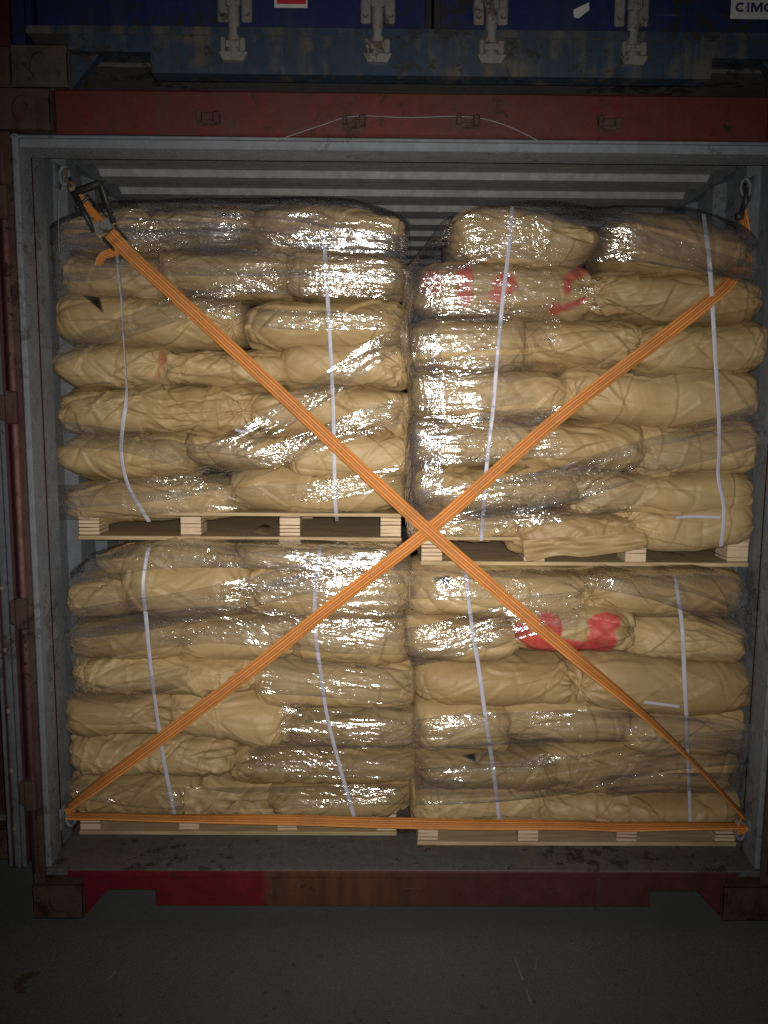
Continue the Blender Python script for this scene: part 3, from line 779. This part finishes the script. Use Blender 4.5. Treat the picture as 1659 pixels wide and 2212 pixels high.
    if any(kk in o for kk in ('red', 'black')):
        qx, qy = to_px(P)
        isf = (front < 0)[None]
        if 'red' in o:
            mk = np.zeros(qx.shape)
            wob = 2.0*vn(A*60, B*60)
            for e in o['red']:
                if e[0] == 'e': dd = (np.hypot((qx-e[1])/e[3], (qy-e[2])/e[4])-1)*min(e[3], e[4])
                else:
                    ax, ay, bx, by = e[1:5]; tt = np.clip(((qx-ax)*(bx-ax)+(qy-ay)*(by-ay))/((bx-ax)**2+(by-ay)**2), 0, 1)
                    dd = np.hypot(qx-ax-tt*(bx-ax), qy-ay-tt*(by-ay))-e[5]
                mk = np.maximum(mk, 1-sstep(-2.5, 3.0, dd+wob))
            attr['ink_red'] = mk*isf*o.get('redk', 1)
        if 'black' in o:
            mk = np.full(qx.shape, -9e9); T = o['black'] or [(0, 0), (1, 0), (0, 1)]
            cxm = sum(t_[0] for t_ in T)/3; cym = sum(t_[1] for t_ in T)/3
            for i in range(3):
                (ax, ay), (bx, by) = T[i], T[(i+1) % 3]
                nx, ny = by-ay, ax-bx; ll = math.hypot(nx, ny); dd = ((qx-ax)*nx+(qy-ay)*ny)/ll
                if ((cxm-ax)*nx+(cym-ay)*ny) > 0: dd = -dd
                mk = np.maximum(mk, dd)
            m_ = 1-sstep(-1.2, 1.6, mk)
            TH = o.get('thin', [])
            for k_ in range(0, len(TH), 2):
                (ax, ay), (bx, by) = TH[k_:k_+2]; tt = np.clip(((qx-ax)*(bx-ax)+(qy-ay)*(by-ay))/((bx-ax)**2+(by-ay)**2), 0, 1)
                m_ = np.maximum(m_, .8*(1-sstep(.5, 2.6, np.hypot(qx-ax-tt*(bx-ax), qy-ay-tt*(by-ay)))))
            attr['ink_black'] = m_*isf
    ob = grid_mesh('paper_sack', P, M['kraft'], None, None, wrap=True, attr=attr or None)
    props(ob, label, 'sack', 'brown paper sacks stacked on the pallets')
    # put into the depth map
    F = P[:, :NF].reshape(-1, 3)
    ix = np.clip(((F[:, 0]-GX0)/GS).astype(int), 0, GNX-1); iz = np.clip(((F[:, 2]-GZ0)/GS).astype(int), 0, GNZ-1)
    np.minimum.at(DEPTH[st], (iz, ix), F[:, 1])
    return ob

ORD = ['top', 'second', 'third', 'fourth', 'fifth', 'sixth', 'bottom']
seed = 11
for st in ('ul', 'ur', 'll', 'lr'):
    for r, row in enumerate(ROWS[st]):
        nm = 'bottom' if r == len(ROWS[st])-1 else ORD[r]
        for i, q in enumerate(row):
            seed += 1
            pos = {2: ['left', 'right'], 3: ['left', 'middle', 'right']}[len(row)][i]
            lab = q[4].get('lab') or 'brown paper sack, %s one in the %s layer of the %s pallet stack' % (pos, nm, WHERE[st])
            sack(st, q, seed, lab, i)

def minf(a, rx, rz):
    b = a.copy()
    for i in range(1, rx+1):
        b[:, i:] = np.minimum(b[:, i:], a[:, :-i]); b[:, :-i] = np.minimum(b[:, :-i], a[:, i:])
    c = b.copy()
    for i in range(1, rz+1):
        c[i:] = np.minimum(c[i:], b[:-i]); c[:-i] = np.minimum(c[:-i], b[i:])
    return c
def blur(a, rx, rz):
    for ax, r in ((1, rx), (0, rz)):
        if r < 1: continue
        pad = np.pad(a, [(r, r) if i == ax else (0, 0) for i in (0, 1)], mode='edge')
        cs = np.cumsum(pad, axis=ax); cs = np.concatenate([np.zeros_like(np.take(cs, [0], ax)), cs], ax)
        n = 2*r+1
        a = (np.take(cs, range(n, cs.shape[ax]), ax)-np.take(cs, range(0, cs.shape[ax]-n), ax))/n
    return a
HULL = {}; TIGHT = {}
for k in PAL:
    D = minf(DEPTH[k], 1, 1)
    D = np.where(D > 2, np.nan, D)
    far = FRONT[k]+.20
    D = np.where(np.isnan(D), far, np.minimum(D, far))
    TIGHT[k] = blur(minf(D, 2, 2), 2, 2)
    T = minf(D, 9, 5)
    for _ in range(3): T = blur(T, 6, 4)
    HULL[k] = np.minimum(T, TIGHT[k])
TOPZ = {}
for k in PAL:                                            # highest sack in each column, bridged the way taut film bridges
    has = DEPTH[k] < 2
    top = np.where(has.any(0), GZ0+GS*(GNZ-1-np.argmax(has[::-1], axis=0)), -9.0)
    ii = np.where(top > 0)[0]; h = []
    top2 = np.array([top[max(0, i-3):i+4].max() for i in range(GNX)])
    for i in ii:
        while len(h) >= 2 and (top2[h[-1]]-top2[h[-2]])*(i-h[-2]) <= (top2[i]-top2[h[-2]])*(h[-1]-h[-2]): h.pop()
        h.append(i)
    TOPZ[k] = (GX0+GS*np.array(h), top2[h]*.6+np.interp(np.array(h), ii, top2[ii])*.4)
def samp(Mp, x, z):
    fx = np.clip((np.asarray(x)-GX0)/GS-.5, 0, GNX-2); fz = np.clip((np.asarray(z)-GZ0)/GS-.5, 0, GNZ-2)
    ix = fx.astype(int); iz = fz.astype(int); a = fx-ix; b = fz-iz
    return (Mp[iz, ix]*(1-a)+Mp[iz, ix+1]*a)*(1-b)+(Mp[iz+1, ix]*(1-a)+Mp[iz+1, ix+1]*a)*b

def resample(pts, n):
    """smooth path through 2-d points"""
    P = np.array(pts, float); m = len(P)
    t = np.linspace(0, m-1, n); i = np.clip(t.astype(int), 0, m-2); f = (t-i)[:, None]
    g = lambda j: P[np.clip(j, 0, m-1)]
    p0, p1, p2, p3 = g(i-1), g(i), g(i+1), g(i+2)
    return .5*((2*p1)+(-p0+p2)*f+(2*p0-5*p1+4*p2-p3)*f*f+(-p0+3*p1-3*p2+p3)*f**3)

# ------------------------------------------------------------------ stretch film: bands wound round each stack
BANDS = {
 'ul': [([(108, 492), (300, 478), (520, 476), (700, 474), (884, 500)], 56, 1.25), ([(112, 560), (400, 545), (880, 560)], 50, .75), ([(112, 620), (500, 606), (884, 622)], 30, .5),
        ([(112, 770), (250, 715), (400, 662), (520, 632)], 24, .6),
        ([(430, 650), (600, 690), (880, 690)], 22, .25),
        ([(110, 935), (260, 952), (430, 985), (560, 930), (690, 845), (800, 765), (886, 720)], 26, .45),
        ([(112, 1075), (300, 1062), (450, 1035), (600, 985), (750, 925), (890, 880)], 27, .4),
        ([(114, 1100), (400, 1082), (700, 1060), (890, 1020)], 24, .25)],
 'ur': [([(880, 600), (960, 535), (1080, 500), (1240, 500), (1420, 505), (1640, 545)], 62, .7), ([(880, 640), (1100, 625), (1300, 615)], 56, .35), ([(884, 720), (1060, 712), (1220, 700)], 46, .45),
        ([(922, 590), (908, 720), (924, 860), (916, 1000), (918, 1160)], 40, 1.0), ([(886, 830), (1000, 828), (1170, 815)], 55, .62), ([(886, 955), (1040, 945), (1230, 930)], 58, .65),
        ([(888, 1105), (1050, 1078), (1200, 1052), (1360, 1000), (1500, 960), (1642, 915)], 40, .7), ([(1000, 1112), (1200, 1095), (1420, 1060)], 34, .32), ([(905, 1135), (1020, 1128), (1130, 1118)], 26, .3),
        ([(1330, 500), (1480, 545), (1640, 600)], 22, .5)],
 'll': [([(150, 1230), (330, 1200), (560, 1196), (886, 1205)], 30, .7), ([(148, 1350), (350, 1320), (560, 1275), (720, 1235), (890, 1228)], 34, .75), ([(560, 1300), (720, 1290), (892, 1290)], 44, .62),
        ([(150, 1290), (220, 1290), (330, 1270)], 40, .4), ([(148, 1405), (340, 1365), (480, 1350), (700, 1372), (890, 1378)], 38, .6), ([(560, 1455), (740, 1470), (896, 1490)], 40, .42),
        ([(600, 1562), (760, 1572), (902, 1570)], 44, .55), ([(530, 1650), (720, 1646), (904, 1648)], 36, .5), ([(140, 1700), (400, 1725), (880, 1715)], 24, .25), ([(140, 1480), (240, 1500), (420, 1455)], 22, .3)],
 'lr': [([(886, 1262), (1100, 1262), (1290, 1240)], 34, .35), ([(1262, 1240), (1430, 1275), (1620, 1350)], 26, .7), ([(1400, 1236), (1520, 1256), (1622, 1300)], 30, .7), ([(880, 1400), (1010, 1372), (1150, 1330), (1280, 1318)], 44, .5),
        ([(890, 1585), (1060, 1575), (1250, 1568), (1430, 1572), (1620, 1600)], 34, .5), ([(896, 1700), (1080, 1690), (1260, 1668), (1430, 1630), (1616, 1612)], 40, .65), ([(900, 1640), (1040, 1640), (1220, 1622)], 28, .3), ([(1300, 1700), (1450, 1690), (1610, 1690)], 22, .5)],
}
for st in ('ul', 'ur', 'll', 'lr'):
    p = PAL[st]
    wrap = empty('stretch_wrap', ((p['x0']+p['x1'])/2, FRONT[st], p['z']+.1), 'clear crinkled stretch film wound round the sacks of the %s stack' % WHERE[st], 'plastic wrap', 'stretch film round the stacks')
    for bi, (path, hwid, plies) in enumerate(BANDS[st]):
        vn = VNoise(1000+bi*7+ord(st[0])*3+ord(st[1])); rs = np.random.RandomState(bi+ord(st[1]))
        ln = sum(math.hypot(path[i+1][0]-path[i][0], path[i+1][1]-path[i][1]) for i in range(len(path)-1))
        nu = int(ln/5.0); nv = int(2*hwid/3.2)
        c = resample(path, nu); tg = np.gradient(c, axis=0); tg /= np.linalg.norm(tg, axis=1, keepdims=True)
        nr = np.stack([-tg[:, 1], tg[:, 0]], 1)
        vv = np.linspace(-1, 1, nv)
        s_ = np.arange(nu)*5.0/690
        edge = 1+.10*vn(s_*5, 0*s_+3)[:, None]*np.ones(nv)
        Q = c[:, None]+nr[:, None]*(vv[None, :, None]*hwid*edge[..., None])
        P = np.zeros((nu, nv, 3)); Y0 = FRONT[st]
        for i in range(nu):
            for j in range(nv):
                P[i, j] = atY(Q[i, j, 0], Q[i, j, 1], Y0)
        y = samp(HULL[st], P[..., 0], P[..., 2])
        U = s_[:, None]+0*vv[None]; V = (vv*hwid/690)[None]+0*s_[:, None]
        # long tension wrinkles along the band, gathered ruffle at its edges
        wr = .0022*vn(U*5+1, V*75)+.0016*vn(U*11, V*140+9)+.003*vn(U*3.3, V*24+5)
        wr += .0028*np.exp(-((1-np.abs(vv))/.10))[None]*vn(U*28, 0*V+4)
        y = y-.0045-.0012*bi % .006+wr*.8
        # move along the camera ray so that the outline of the band stays
        for i in range(nu):
            for j in range(nv):
                dvec = ray(Q[i, j, 0], Q[i, j, 1]); P[i, j] = Vector(CAMP)+dvec*((y[i, j]-CAMP[1])/dvec.y)
        zl = np.interp(P[..., 0], TOPZ[st][0], TOPZ[st][1])-.004
        P[..., 1] += np.clip(P[..., 2]-zl, 0, .05)*1.5; P[..., 2] = np.where(P[..., 2] > zl, zl+.15*np.tanh((P[..., 2]-zl)*6), P[..., 2]) if bi < 0 else np.minimum(P[..., 2], zl+.012)
        ex = sstep(0, 26, (c[:, 0]-path[0][0]) if path[0][0] > 300 and path[0][0] < 830 or path[0][0] > 960 else np.full(nu, 99.)) * sstep(0, 70, (path[-1][0]-c[:, 0]) if path[-1][0] < 860 and path[-1][0] > 300 or 940 < path[-1][0] < 1600 and abs(path[-1][0]-path[0][0]) > 100 else np.full(nu, 99.))
        pl = ex[:, None]*plies*np.clip(.75+.55*vn(U*3, V*30), .1, 1.2)*(1+.5*np.exp(-((1-np.abs(vv))/.06))[None])
        grid_mesh('film_band', P, M['film'], wrap, np.stack([U+bi*3.7, V+bi*1.3+rs.uniform(-.16, -.06)*U], -1), attr={'plies': np.clip(pl, 0, 1)})

# ------------------------------------------------------------------ ribbons (packing bands and webbing)
def ribbon(name, mat, pts, wid, parent=None, thick=.0012, twist=None, nrm=None, crown=0.0):
    """pts: world path; the flat side faces nrm (default: towards -y)"""
    pts = np.array([tuple(p) for p in pts]); n = len(pts)
    tg = np.gradient(pts, axis=0); tg /= np.linalg.norm(tg, axis=1, keepdims=True)
    N0 = np.array(nrm if nrm is not None else (0, -1, 0), float)
    if N0.ndim == 1: N0 = np.tile(N0, (n, 1))
    N0 = N0-(N0*tg).sum(1, keepdims=True)*tg; N0 /= np.linalg.norm(N0, axis=1, keepdims=True)
    B0 = np.cross(tg, N0)
    tw = np.zeros(n) if twist is None else np.array(twist)
    Bv = B0*np.cos(tw)[:, None]+N0*np.sin(tw)[:, None]; Nv = N0*np.cos(tw)[:, None]-B0*np.sin(tw)[:, None]
    w = np.array([-1, -.5, 0, .5, 1, 1, .5, 0, -.5, -1]); o = np.array([1]*5+[-1]*5)*thick/2
    cr = crown*(1-w*w)
    P = pts[:, None]+Bv[:, None]*(w*wid/2)[None, :, None]+Nv[:, None]*(o+cr)[None, :, None]
    s_ = np.concatenate([[0], np.cumsum(np.linalg.norm(np.diff(pts, axis=0), axis=1))])
    uv = np.stack([s_[:, None]+0*w[None], 0*s_[:, None]+(w*.5+.5)[None]], -1)
    return grid_mesh(name, P, mat, parent, uv, wrap=True, smooth=False)

def front_y(st, x, z, Mp=None): return samp((Mp or TIGHT)[st], np.array(x), np.array(z))
def taut(s, y):
    """lower convex hull of depth along a path: a string pulled tight over the fronts"""
    h = []
    for i in range(len(s)):
        while len(h) >= 2 and (y[h[-1]]-y[h[-2]])*(s[i]-s[h[-2]]) >= (y[i]-y[h[-2]])*(s[h[-1]]-s[h[-2]]): h.pop()
        h.append(i)
    return np.interp(s, s[h], y[h])

STRAPS = [('ul', [(252, 545), (262, 640), (268, 740), (274, 850), (265, 920), (262, 985), (279, 1055), (322, 1127)], 'faint curved white band at the left of the upper left stack'),
 ('ul', [(700, 500), (705, 600), (711, 700), (716, 800), (720, 900), (722, 1000), (724, 1080), (728, 1126)], 'straight white plastic band down the right half of the upper left stack'),
 ('ur', [(1107, 446), (1100, 530), (1087, 640), (1075, 760), (1065, 880), (1055, 970), (1048, 1050), (1040, 1168)], 'white band over the red blots at the left of the upper right stack'),
 ('ur', [(1520, 462), (1532, 560), (1540, 680), (1547, 800), (1553, 900), (1554, 970), (1552, 1030), (1564, 1100), (1558, 1180)], 'white plastic band near the right edge of the upper right stack'),
 ('ll', [(321, 1182), (309, 1260), (315, 1330), (325, 1440), (338, 1540), (355, 1650), (378, 1764)], 'slanting white band at the left of the lower left stack'),
 ('ll', [(692, 1176), (682, 1260), (680, 1350), (692, 1450), (707, 1550), (735, 1660), (766, 1768)], 'white band bending down the right half of the lower left stack'),
 ('lr', [(1006, 1236), (1018, 1340), (1035, 1450), (1050, 1560), (1065, 1660), (1080, 1780)], 'white band left of the red print on the lower right stack'),
 ('lr', [(1458, 1240), (1473, 1350), (1478, 1450), (1483, 1550), (1487, 1650), (1492, 1784)], 'straight white band near the right edge of the lower right stack')]
for st, path, lab in STRAPS:
    c = resample(path, 150)
    w = [atY(a, b, FRONT[st]+.01) for a, b in c]
    y = front_y(st, [p.x for p in w], [p.z for p in w]); s_ = np.array([-p.z for p in w])
    y = .65*taut(s_, y)+.35*np.minimum(y, blur(y[None], 8, 0)[0])-.0022
    w = [atY(a, b, yy) for (a, b), yy in zip(c, y)]
    rs = np.random.RandomState(len(lab))
    o = ribbon('packing_band', M['band'], w, .0135, thick=.0009, twist=.25*np.sin(np.linspace(0, 7, 150)+rs.rand()*6)+(1.25*(1-sstep(55, 85, np.arange(150.))) if lab.startswith('faint') else 0))
    props(o, lab, 'packing band', 'white packing bands round the stacks')
for st, path, lab in [('ur', [(1461, 1118), (1500, 1116), (1556, 1118)], 'short loose white strip lying level across the upper right stack'),
                      ('lr', [(1468, 1527), (1440, 1523), (1410, 1519), (1392, 1517)][::-1], 'short loose white strip lying level across the lower right stack'),
                      ('ul', [(508, 928), (524, 932), (548, 928)], 'tiny white strap scrap between sacks of the upper left stack')]:
    c = resample(path, 30); w = [atY(a, b, FRONT[st]+.01) for a, b in c]
    y = front_y(st, [p.x for p in w], [p.z for p in w]); y = np.minimum(y, blur(y[None], 4, 0)[0])-.003
    w = [atY(a, b, yy) for (a, b), yy in zip(c, y)]
    props(ribbon('strap_scrap', M['band'], w, .010, thick=.0009), lab, 'strap scrap', 'loose white strap scraps')

# ------------------------------------------------------------------ the orange ratchet strap, one length laced corner to corner
strap = empty('ratchet_strap', tuple(atY(925, 1146, .12)), 'orange webbing ratchet strap lashed in a big cross over all four stacks', 'ratchet strap')
def stack_at(x, z): return ('u' if z > 1.17 else 'l')+('l' if x < .02 else 'r')
def lash(path, Y0, Y1, n=260, lift=.004):
    c = resample(path, n)
    w = [atY(a, b, .17) for a, b in c]
    y = np.array([samp(TIGHT[stack_at(p.x, p.z)], p.x, p.z) for p in w], float)-lift
    y[0], y[-1] = Y0, Y1
    s_ = np.concatenate([[0], np.cumsum([(w[i+1]-w[i]).length for i in range(n-1)])])
    m = 6
    y[1:m] = np.maximum(y[1:m], np.interp(s_[1:m], [s_[0], s_[m]], [Y0, y[m]])); y[-m:-1] = np.maximum(y[-m:-1], Y1)
    vn = VNoise(int(path[0][0])); jt = (np.arange(n)/n)
    c = c+np.stack([vn(jt*9, 0*jt)*1.6, vn(jt*9, 0*jt+5)*1.6], -1)*np.minimum(1, np.minimum(jt, 1-jt)*12)[:, None]
    y = taut(s_, y)
    return [atY(a, b, yy) for (a, b), yy in zip(c, y)], s_/s_[-1]
SW = .043
pA, tA = lash([(268, 538), (500, 753), (925, 1146), (1200, 1382), (1420, 1570), (1606, 1762)], .225, .10, lift=.0085)
twA = np.interp(tA, [0, .62, .80, .9, 1], [.1, 0, 1.0, 1.25, 1.1])
ribbon('webbing', M['web'], pA, SW, strap, .0022, twA+.16*VNoise(65)(tA*7, tA*0), crown=.0008)
pB, tB = lash([(148, 1744), (420, 1540), (670, 1345), (925, 1146), (1200, 905), (1480, 690), (1560, 625), (1596, 578)], .135, .20, lift=.004)
twB = np.interp(tB, [0, .05, .16, .85, 1], [1.2, .7, .1, 0, .5])
ribbon('webbing', M['web'], pB, SW, strap, .0022, twB+.16*VNoise(66)(tB*7, tB*0), crown=.0008)
pC, tC = lash([(146, 1762), (300, 1766), (600, 1772), (925, 1779), (1200, 1783), (1400, 1785), (1612, 1784)], .130, .09, lift=.006)
twC = np.interp(tC, [0, .2, .5, .8, 1], [1.35, 1.1, .75, 1.05, 1.35])
ribbon('webbing', M['web'], pC, .038, strap, .0022, twC+.16*VNoise(67)(tC*7, tC*0), crown=.0008)
# from the right shoulder of the load up to its ring
e = Vector(pB[-1]); r = RING['ur']
ribbon('webbing', M['web'], resample([tuple(e), (1.120, .26, 2.13), (1.146, .33, 2.25), (r.x, r.y, r.z-.07)], 40), .036, strap, .0022, np.linspace(.5, 1.2, 40))
mb = MB(); mb.tube([r+Vector((0, 0, -.085)), r+Vector((.002, -.02, -.05)), r+Vector((.0, -.022, -.012)), r+Vector((.006, .0, .012)), r+Vector((.006, .012, -.01))], .007, 8, rr=[.011, .009, .008, .006, .004])
mb.box(r.x-.020, r.x+.016, r.y-.012, r.y+.008, r.z-.105, r.z-.08, .004); mb.build('hook', M['blacksteel'], strap, True)
# loops round the two lower rings
for k, a, b in (('ll', pB[0], pC[0]), ('lr', pA[-1], pC[-1])):
    r = RING[k]; a = Vector(a); b = Vector(b)
    ribbon('webbing', M['web'], resample([tuple(a), tuple((a+r)/2+Vector((0, -.004, .004))), tuple(r+Vector((0, -.004, .010))), tuple(r+Vector((0, .008, -.004))), tuple((b+r)/2+Vector((0, 0, -.004))), tuple(b)], 30), .030, strap, .0022, np.linspace(.6, 1.0, 30))
# the ratchet at the upper left
r = RING['ul']; YR = .232
A0 = atY(158, 412, YR+.02); A1 = atY(262, 530, YR-.005)
ax = (A1-A0).normalized(); ay = Vector((0, -1, 0)); ay = (ay-ax*ay.dot(ax)).normalized(); az = ax.cross(ay)   # along, towards us, across
if az.x < 0: az = -az
L = (A1-A0).length
at_ = lambda u, o, a: A0+ax*(u*L)+ay*o+az*a
H2 = .027
# twisted hook between ring and ratchet
mb = MB(); mb.tube([r+Vector((.006, .014, .002)), r+Vector((.004, -.002, .020)), r+Vector((-.002, -.02, .006)), r+Vector((.004, -.03, -.02)), r.lerp(A0, .55)+Vector((0, -.012, 0)), at_(-.02, 0, -.004)], .006, 8, rr=[.004, .006, .0065, .0065, .0065, .007])
mb.tube([r.lerp(A0, .35)+Vector((.006, -.012, .004)), at_(.03, .002, .006)], .0055, 8)
mb.build('hook', M['brass'], strap, True)
mb = MB()
for e in (-1, 1):                                        # base frame: two side plates and two cross bars
    mb.obox(at_(.60, .006, e*H2), ax, ay, az, L*.40, .010, .0022)
    mb.obox(at_(.90, .008, e*(H2+.001)), ax, ay, az, L*.10, .016, .0028)
mb.tube([at_(.22, .006, -H2), at_(.22, .006, H2)], .005, 10); mb.tube([at_(.96, .006, -H2-.004), at_(.96, .006, H2+.004)], .006, 10)
mb.build('frame', M['blacksteel'], strap)
mb = MB(); mb.tube([at_(.72, .010, -H2-.008), at_(.72, .010, H2+.008)], .013, 14); 
for e in (-1, 1):
    n = 16; ring = []
    mb.tube([at_(.72, .010, e*(H2+.003)), at_(.72, .010, e*(H2+.007))], .021, 18)
mb.build('spool', M['brass'], strap)
# open handle standing up and out to the right
hd = (atY(214, 392, YR-.05)-atY(160, 414, YR-.01)); pv = [at_(.70, .014, -H2-.010), at_(.70, .014, H2+.010)]
mb = MB()
q0 = atY(160, 415, YR-.015); q1 = atY(217, 395, YR-.045); q2 = atY(246, 482, YR-.03); q3 = atY(203, 500, YR-.01)
mb.tube([q3, q0.lerp(q3, .5), q0, q0.lerp(q1, .12), q1.lerp(q0, .06), q1, q1.lerp(q2, .1), q2], .0065, 8, rr=[.009, .009, .010, .011, .011, .010, .009, .009])
mb.build('handle', M['blacksteel'], strap, True)
mb = MB(); pl = (q2-q3).normalized(); dn = (q3-q0).normalized()
mb.obox((q2+q3)/2+Vector((0, -.008, 0)), pl, (dn-pl*dn.dot(pl)).normalized(), Vector((0, 1, 0)), .030, .018, .005); mb.build('pawl', M['galv'], strap)
# webbing through the ratchet: short tail to the hook, wraps on the spool, free end
ribbon('webbing', M['web'], [at_(u, -.004+.01*max(0, u-.4), 0) for u in np.linspace(.04, .74, 16)], .025, strap, .003, nrm=tuple(ay))
th = np.linspace(0, 4*math.pi, 60); rad = .017+.0012*th/math.pi
ribbon('webbing', M['web'], [at_(.86, .010, 0)+ax*(rr_*math.cos(t_)*.9)+ay*(rr_*math.sin(t_)) for t_, rr_ in zip(th, rad)], .040, strap, .002,
       nrm=[tuple(ax*math.cos(t_)+ay*math.sin(t_)) for t_ in th])
fe = [at_(.95, .024, 0), at_(1.02, .022, .002), Vector(pA[3])]
ribbon('webbing', M['web'], resample([tuple(x) for x in fe], 16), .042, strap, .0022, nrm=tuple(ay))
c = [(258, 538), (240, 546), (224, 552), (216, 562), (212, 574)]
ribbon('webbing', M['web'], resample([tuple(atY(a, b, yy)) for (a, b), yy in zip(c, (.225, .222, .226, .222, .228))], 30), .026, strap, .0022, np.linspace(.2, 1.1, 30))

# ------------------------------------------------------------------ torn paper and threads
def flap(name, quad, Yq, label, bend=.02, seed=1):
    """curled sheet of sack paper; quad: four picture corners clockwise from upper left"""
    n, m = 26, 30; P = np.zeros((n, m, 3)); vn = VNoise(seed)
    for i in range(n):
        for j in range(m):
            v, u = i/(n-1), j/(m-1)
            x = (quad[0][0]*(1-u)+quad[1][0]*u)*(1-v)+(quad[3][0]*(1-u)+quad[2][0]*u)*v
            y = (quad[0][1]*(1-u)+quad[1][1]*u)*(1-v)+(quad[3][1]*(1-u)+quad[2][1]*u)*v
            y += 9*float(vn(np.array(u*4.), np.array(v*.3)))*v; x += 9*float(vn(np.array(v*3.+7), np.array(3.)))*(2*u-1)
            P[i, j] = atY(x, y, Yq-bend*math.sin(v*2.4)+.010*float(vn(np.array(u*6.), np.array(v*4.)))+(-.02*max(0, .15-u)/.15)*v)
    o = grid_mesh(name, P, M['kraft'])
    md = o.modifiers.new('thickness', 'SOLIDIFY'); md.thickness = .0012
    return props(o, label, 'torn paper', 'torn flaps of sack paper')
flap('paper_flap', [(1122, 1166), (1402, 1150), (1402, 1184), (1136, 1212)], FRONT['ur']-.030, 'curled brown paper flap hanging over the upper right pallet', .012, 3)
flap('paper_flap', [(402, 1700), (520, 1716), (470, 1758), (398, 1776)], FRONT['ll']-.036, 'brown paper scrap lapping over the level orange strap at lower left', .006, 5)
flap('paper_flap', [(1180, 495), (1262, 488), (1292, 512), (1276, 524)], FRONT['ur']+.0, 'folded brown paper end of the topmost sack on the upper right', .02, 6)
c = resample([(596, 304), (690, 272), (765, 251), (880, 254), (1005, 252), (1085, 268), (1165, 305)], 60)
mb = MB(); mb.tube([atY(a, b, -.006-.012*math.sin(i*.4)**2) for i, (a, b) in enumerate(c)], .0012, 6)
props(mb.build('thread', M['thread'], None, True), 'thin pale cord looped across the red header from keeper to keeper', 'cord')
c = resample([(136, 372), (137, 395), (127, 430), (126, 480), (128, 545)], 30)
mb = MB(); mb.tube([atY(a, b, .22) for a, b in c], .0011, 6)
props(mb.build('thread', M['thread'], None, True), 'thin white thread hanging from the upper left lashing ring', 'cord')
